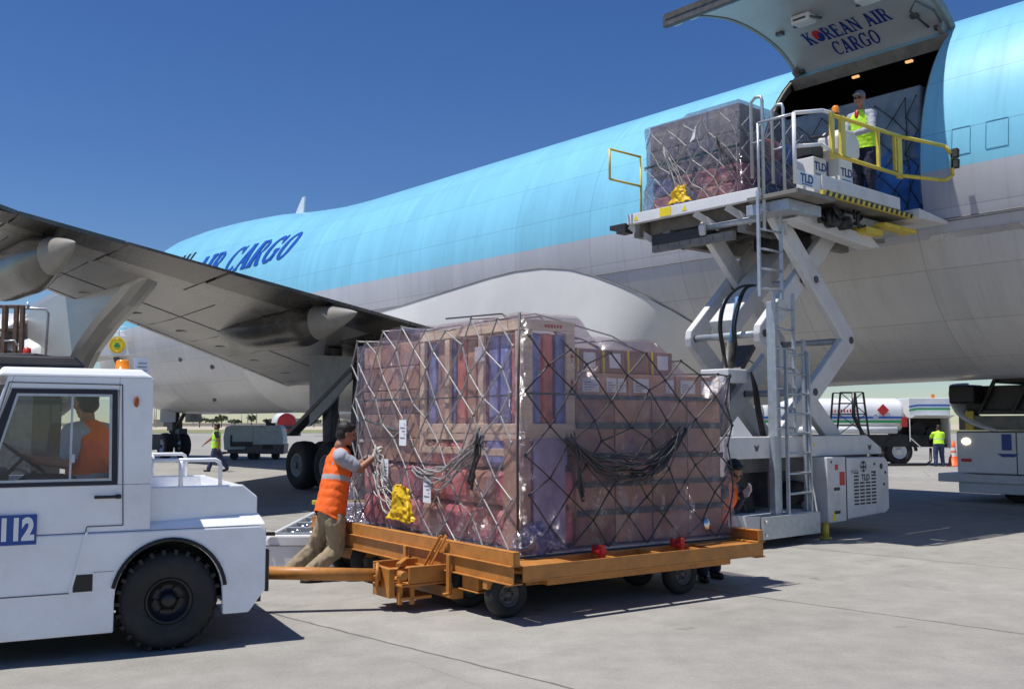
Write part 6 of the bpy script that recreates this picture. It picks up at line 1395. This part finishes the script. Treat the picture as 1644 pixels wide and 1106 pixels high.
def person(label, J, hd, body_f, look, group=None, vox=.011, loc=None):
    """J: joints in world space; hd=(centre, forward, up) of the head; look: clothing spec"""
    base = Vector(loc or ((J['ankL']+J['ankR'])/2)); base.z = look.get('z', 0)
    root_off = base
    K = J; c, f, u = hd; RH = frameR(f, u); RB = frameR(body_f, (K['neck']-K['pel']).normalized())
    def H(x, y, z): return Vector(c)+RH @ Vector((x, y, z))
    sh = (K['shL']+K['shR'])/2; sc = look.get('sc', 1.)
    P = []
    # head: skull, jaw, nose, brow, ears, neck
    P += [('e', H(0, -.012, .025), (.074*sc, .094*sc, .098*sc), RH), ('e', H(0, .022, -.045), (.056*sc, .066*sc, .068*sc), RH), ('c', H(0, .085, .012), H(0, .107, -.026), .010, .014), ('c', H(-.035, .078, .032), H(.035, .078, .032), .014, .014),
          ('e', H(0, .078, -.062), (.026, .016, .008), RH), ('e', H(0, .060, -.098), (.026, .022, .018), RH), ('e', H(-.077, -.012, -.005), (.011, .02, .032), RH), ('e', H(.077, -.012, -.005), (.011, .02, .032), RH),
          ('e', H(-.05, .045, -.025), (.024, .03, .022), RH), ('e', H(.05, .045, -.025), (.024, .03, .022), RH)]
    P += [('c', H(0, -.025, -.06), K['neck'], .052, .06), ('c', K['neck'], sh, .062, .075)]
    tor = []
    for s_, a_ in (('L', -1), ('R', 1)): tor.append(('c', K['sh'+s_], sh, .062, .085))
    ax = (K['pel']-sh); 
    tor += [('e', sh+ax*.22, (.165, .115, .17), RB), ('e', sh+ax*.55, (.150, .110, .17), RB), ('e', sh+ax*.92, (.158, .115, .13), RB)]
    P += tor
    for s_ in 'LR':
        P += [('c', K['sh'+s_], K['el'+s_], .055, .045), ('c', K['el'+s_], K['wr'+s_], .045, .031)]
        hp = K['hip'+s_]; P += [('c', hp, K['kn'+s_], .082, .058), ('c', K['kn'+s_], K['ank'+s_], .058, .040), ('c', K['pel'], hp, .10, .09)]
    hands = []
    for s_ in 'LR':
        w = K['wr'+s_]; hd_ = K.get('hd'+s_, w+(w-K['el'+s_]).normalized()*.1); d = (hd_-w).normalized()
        pn = K.get('pn'+s_, Vector((0, 0, -1)))     # palm normal
        a_, b_, _ = basis(d, pn); side = d.cross(pn).normalized(); pn = side.cross(d).normalized()
        pc = w+d*.05; curl = K.get('curl', .5)
        hh = [('e', pc, (.040, .050, .018), Matrix((side, d, pn)).transposed()), ('c', w-d*.03, w+d*.02, .027, .024)]
        for k, (o_, l_) in enumerate(((-.029, .070), (-.010, .080), (.010, .074), (.028, .058))):
            p0 = pc+side*o_+d*.038; p1 = p0+(d*math.cos(curl*.5)+pn*math.sin(curl*.5))*l_*.5; p2 = p1+(d*math.cos(curl*1.5)+pn*math.sin(curl*1.5))*l_*.32; p3 = p2+(d*math.cos(curl*2.4)+pn*math.sin(curl*2.4))*l_*.22
            hh += [('c', p0, p1, .0095, .009), ('c', p1, p2, .009, .0085), ('c', p2, p3, .0085, .007)]
        tsd = -side if s_ == 'R' else side
        t0 = pc+tsd*.030-d*.012; t1 = t0+(tsd*.7+d*.6+pn*.3).normalized()*.036; t2 = t1+(tsd*.25+d*.9+pn*.4).normalized()*.03
        hh += [('c', t0, t1, .012, .011), ('c', t1, t2, .011, .009)]
        hands.append(hh); P += hh
    def mk(name, prims, matn, parent=None, **k):
        me = blob(name, prims, k.pop('v', vox), matn, parent, **k)
        for v in me.vertices: v.co -= root_off
        o = bpy.data.objects.new(name, me); link(o)
        if parent: o.parent = parent
        else: o.location = root_off
        return o
    body = mk('person', P, 'skin', smooth=1, v=vox*.8)
    tag(body, label, 'person', group)
    OFF[body.name] = root_off
    # trousers
    T = []
    for s_ in 'LR':
        T += [('c', K['hip'+s_], K['kn'+s_], .108, .086), ('c', K['kn'+s_], K['ank'+s_]+Vector((0, 0, .03)), .084, .068), ('c', K['pel'], K['hip'+s_], .112, .10)]
    T += [('e', sh+ax*.98, (.170, .128, .12), RB)]
    mk('trousers', T, look['trousers'], body, fold=.013, fs=10, smooth=2)
    # shirt with sleeves
    Sx = [('c', K['sh'+s_], sh, .078, .098) for s_ in 'LR']+[('e', sh+ax*.22, (.178, .130, .185), RB), ('e', sh+ax*.55, (.164, .124, .19), RB), ('e', sh+ax*.88, (.172, .13, .14), RB)]
    sl_ = look.get('sleeve', .6)
    for s_ in 'LR':
        if sl_ <= 1: Sx.append(('c', K['sh'+s_], K['sh'+s_].lerp(K['el'+s_], sl_), .074, .070))
        else: Sx += [('c', K['sh'+s_], K['el'+s_], .066, .055), ('c', K['el'+s_], K['wr'+s_], .055, .042)]
    mk('shirt', Sx, look['shirt'], body, fold=.006, fs=11)
    if look.get('vest'):
        Vx = [('c', sh.lerp(K['sh'+s_], .62), sh, .080, .112) for s_ in 'LR']+[('e', sh+ax*.16, (.186, .142, .17), RB)]+[('e', sh+ax*(.3+.14*k_), (.186+.004*k_, .148+.004*k_, .16), RB) for k_ in range(8)]
        dn = ax.normalized(); L_ = ax.length; bands = look.get('bands', (.52,))
        def mf(cc):
            q = (cc+Vector((0, 0, 0))-sh).dot(dn)/L_
            return 1 if any(abs(q-b_) < .045 for b_ in bands) else 0
        mk('safety_vest', Vx, [look['vest'], 'reflect'], body, fold=.007, fs=9, mfn=mf, smooth=7, cut=(sh+ax*look.get('hem', 1.10), dn+RB @ Vector((0, look.get('hemtilt', 0), 0))))
    # hair or cap
    if look.get('cap'):
        mk('cap', [('e', H(0, -.012, .055), (.085, .104, .088), RH), ('c', H(-.035, .11, .055), H(.035, .11, .055), .012, .012), ('e', H(0, .125, .05), (.06, .06, .010), RH)], look['cap'], body, smooth=1, v=.010)
    else:
        mk('hair', [('e', H(0, -.026, .052), (.083, .094, .088), RH), ('e', H(0, -.05, -.005), (.076, .068, .075), RH), ('e', H(0, .045, .098), (.055, .045, .028), RH)], 'hair', body, fold=.004, fs=60, smooth=1, v=.010)
    # face details
    e = MB(); e.mi = 0
    if look.get('glasses'):
        for s_ in (-1, 1): e.ell(H(s_*.032, .087, .012), (.027, .009, .019), 12, 8, RH)
        e.tube([H(-.07, .0, .018), H(-.058, .08, .018), H(.058, .08, .018), H(.07, .0, .018)], .004, 5)
        nm = 'sunglasses'
    else:
        for s_ in (-1, 1): e.ell(H(s_*.030, .079, .010), (.013, .007, .007), 12, 8, RH); e.tube([H(s_*.016, .092, .032), H(s_*.032, .092, .036), H(s_*.046, .083, .031)], .004, 5)
        nm = 'eyes_and_brows'
    OFF[body.name] = root_off; e.build(nm, 'black' if look.get('glasses') else 'hair', body)
    e = MB(); e.ell(H(0, .091, -.060), (.022, .006, .0045), 12, 6, RH); e.build('mouth', mat('lips', (.25, .09, .07), .5), body)
    # shoes
    for s_ in 'LR':
        a = K['ank'+s_]; t_ = K.get('toe'+s_, a+Vector(body_f).normalized()*.17); d = Vector((t_.x-a.x, t_.y-a.y, 0)).normalized()
        zt = t_.z if 'toe'+s_ in K else a.z-.06
        mk('shoe', [('c', a+Vector((0, 0, -.03)), Vector((a.x, a.y, a.z-.045))-d*.03, .048, .042), ('c', Vector((a.x, a.y, a.z-.05))-d*.02, Vector((a.x, a.y, 0))+d*.15+Vector((0, 0, max(zt, look.get('z', 0)+.035))), .042, .038)], look.get('shoe', 'shoe'), body, v=.012)
    if look.get('glove'):
        for s_, hh in zip('LR', hands):
            mk('glove', [(p[0], p[1], p[2], p[3]+.005, p[4]+.005) if p[0] == 'c' else (p[0], p[1], tuple(x+.006 for x in p[2]), p[3]) for p in hh], look['glove'], body, v=.0065, smooth=1, fold=.001, fs=60)
    return body

# worker pushing the pallet load
J = {}
J['pel'] = at(530, 822, 10.95); J['neck'] = at(546, 715, 11.05)
sd = Vector((.43, -.90, 0))
J['shR'] = at(548, 734, 10.88); J['shL'] = at(544, 728, 11.28)
J['elR'] = at(577, 753, 10.92); J['wrR'] = at(600, 734, 11.02); J['hdR'] = at(608, 715, 11.06); J['pnR'] = V3(.8, .5, 0)
J['elL'] = at(572, 748, 11.35); J['wrL'] = at(586, 738, 11.5); J['hdL'] = at(594, 722, 11.58); J['pnL'] = V3(.8, .5, 0)
J['hipR'] = at(538, 836, 10.85); J['hipL'] = at(524, 836, 11.05)
J['knR'] = at(541, 882, 10.92); J['knL'] = at(506, 880, 11.12)
J['ankR'] = at(492, 927, 10.75); J['ankL'] = at(462, 922, 11.05)
J['toeR'] = V3(J['ankR'].x+.16, J['ankR'].y+.05, .035); J['toeL'] = V3(J['ankL'].x+.16, J['ankL'].y+.06, .035)
J['curl'] = .75
worker = person('worker in orange vest and khaki trousers pushing the wrapped pallet load with gloved hands', J, (at(556, 697, 11.08), (.88, .38, -.22), (.1, .05, 1)), (.88, .42, 0), dict(trousers='khaki', shirt='greyshirt', vest='orangevest', glove='glove', sleeve=.72, bands=(.42,), hem=1.12, hemtilt=-.45))
# worker peeking round the right end of the load
J = {}; Yp = 10.95
J['pel'] = at(1142, 822, Yp); J['neck'] = at(1163, 775, Yp-.1); J['shR'] = at(1152, 790, Yp-.3); J['shL'] = at(1176, 786, Yp+.05)
J['elR'] = at(1150, 822, Yp-.35); J['wrR'] = at(1150, 850, Yp-.3); J['elL'] = at(1181, 812, Yp+.05); J['wrL'] = at(1192, 795, Yp-.15); J['hdL'] = at(1203, 786, Yp-.2); J['pnL'] = V3(-.5, .3, -.4)
J['hipR'] = at(1136, 832, Yp-.1); J['hipL'] = at(1148, 832, Yp+.05); J['knR'] = at(1130, 872, Yp-.2); J['knL'] = at(1145, 872, Yp)
J['ankR'] = at(1127, 908, Yp-.1); J['ankR'].z = .08; J['ankL'] = J['ankR']+V3(.18, .25, 0); J['toeR'] = J['ankR']+V3(.02, -.17, -.045); J['toeL'] = J['ankL']+V3(.05, -.16, -.045)
person('worker with sunglasses and orange vest leaning out behind the right end of the load', J, (at(1178, 758, Yp-.25), (.35, -.80, -.52), (.15, -.2, 1)), (.55, -.8, -.2), dict(trousers='navy', shirt='navy', vest='orangevest', glove='glove', glasses=1, sleeve=2, bands=(.55,)))
# loader operator on the walkway
def A3(t, q, z): return FA.w((t, q, z))
J = {}; ot, oq, oz = -7.86, 14.05, 4.98
def O(dt, dq, dz): return A3(ot+dt, oq+dq, oz+dz)
J['pel'] = O(.0, .06, 1.0); J['neck'] = O(.0, -.02, 1.56); J['shL'] = O(.17, -.0, 1.46); J['shR'] = O(-.17, 0, 1.46)
J['elL'] = O(.23, -.12, 1.19); J['wrL'] = O(.06, -.33, 1.10); J['elR'] = O(-.22, -.12, 1.19); J['wrR'] = O(-.02, -.35, 1.12)
J['hdL'] = O(-.04, -.38, 1.08); J['hdR'] = O(.08, -.40, 1.09)
J['hipL'] = O(.09, .06, .93); J['hipR'] = O(-.09, .06, .93); J['knL'] = O(.10, .02, .50); J['knR'] = O(-.10, .02, .50); J['ankL'] = O(.10, .05, .08); J['ankR'] = O(-.10, .05, .08)
dirc = (A3(.12, -1, 0)-A3(0, 0, 0))
op_ = person('operator in lime vest, cap and sunglasses standing at the raised loader controls', J, (O(.0, -.04, 1.72), (dirc.x, dirc.y, -.12), (0, 0, 1)), (dirc.x, dirc.y, 0), dict(trousers='navy', shirt='greyshirt', vest='limevest', cap=mat('grey_cap', (.16, .15, .15), .8), glasses=1, sleeve=2, bands=(), z=oz), loc=O(0, 0, 0))
m = MB(); m.ell(FW.inv(O(-.02, -.105, 1.45)), (.035, .05, .09), 12, 8); m.build('red_undershirt', 'red', op_)
# driver in the cab
def T3(x, y, z): return FT.w((x, y, z))
J = {}
def Dv(x, y, z): return T3(-.53+x, .76+y, 1.12+z)
J['pel'] = Dv(.02, 0, .08); J['neck'] = Dv(-.02, 0, .56); J['shL'] = Dv(-.14, -.15, .49); J['shR'] = Dv(.12, .14, .49)
J['elL'] = Dv(-.16, -.22, .25); J['wrL'] = Dv(-.38, -.12, .28); J['elR'] = Dv(-.16, .22, .25); J['wrR'] = Dv(-.38, .12, .28)
J['hdL'] = Dv(-.45, -.10, .32); J['hdR'] = Dv(-.45, .10, .32)
J['hipL'] = Dv(0, -.1, .04); J['hipR'] = Dv(0, .1, .04); J['knL'] = Dv(-.42, -.14, .08); J['knR'] = Dv(-.42, .14, .08); J['ankL'] = Dv(-.50, -.14, -.32); J['ankR'] = Dv(-.50, .14, -.32)
fw = T3(-.5, .9, 0)-T3(0, 0, 0)
person('driver in orange vest with dark hair seated inside the white tractor cab', J, (Dv(-.04, 0, .72), (fw.x, fw.y, 0), (0, 0, 1)), (T3(-.6, .75, 0)-T3(0, 0, 0)), dict(trousers='navy', shirt='greyshirt', vest='orangevest', sleeve=.7, bands=(.82,), z=.0), loc=Dv(0, 0, 0))
# walking worker by the nose wheel
J = {}; Yw = 35.3; 
def Wp(px, py, dy=0): return at(px, py, Yw+dy)
J['pel'] = Wp(347, 717); J['neck'] = Wp(349, 691.5); J['shL'] = Wp(347, 695, -.18); J['shR'] = Wp(349, 695, .18)
J['elL'] = Wp(352, 706, -.22); J['wrL'] = Wp(351, 717, -.2); J['elR'] = Wp(338, 705, .2); J['wrR'] = Wp(329, 712, .2)
J['hipL'] = Wp(346, 720, -.1); J['hipR'] = Wp(348, 720, .1); J['knL'] = Wp(341, 735, -.1); J['knR'] = Wp(355, 736, .1); J['ankL'] = Wp(335, 752, -.1); J['ankR'] = Wp(364, 751, .1)
J['ankL'].z = .09; J['ankR'].z = .12; J['toeL'] = J['ankL']+V3(-.17, 0, -.05); J['toeR'] = J['ankR']+V3(-.15, 0, -.09)
person('worker in lime vest walking across the apron beside the aircraft nose wheel', J, (Wp(348, 685), (-1, -.1, -.05), (0, 0, 1)), (-1, -.05, 0), dict(trousers='jean', shirt='navy', vest='limevest', sleeve=.5, bands=(.55,)), vox=.014)
# worker at the fuel truck
J = {}; fx, fy = XY(1504, 39.6), 39.6
def Fp(x, y, z): return V3(fx+x, fy+y, z)
J['pel'] = Fp(0, 0, .9); J['neck'] = Fp(.05, .12, 1.36); J['shL'] = Fp(-.16, .1, 1.28); J['shR'] = Fp(.2, .08, 1.28)
J['elL'] = Fp(-.2, .3, 1.08); J['wrL'] = Fp(-.1, .5, 1.15); J['elR'] = Fp(.28, .25, 1.04); J['wrR'] = Fp(.35, .45, .92)
J['hipL'] = Fp(-.1, 0, .86); J['hipR'] = Fp(.1, 0, .86); J['knL'] = Fp(-.13, .04, .47); J['knR'] = Fp(.13, .06, .47); J['ankL'] = Fp(-.14, 0, .08); J['ankR'] = Fp(.14, 0, .08)
person('worker in lime vest seen from behind at the open bay of the fuel tanker', J, (Fp(.07, .17, 1.50), (.1, 1, -.4), (0, 0, 1)), (.1, 1, 0), dict(trousers='jean', shirt='limevest', vest='limevest', sleeve=.6, bands=(.6,)), vox=.016)
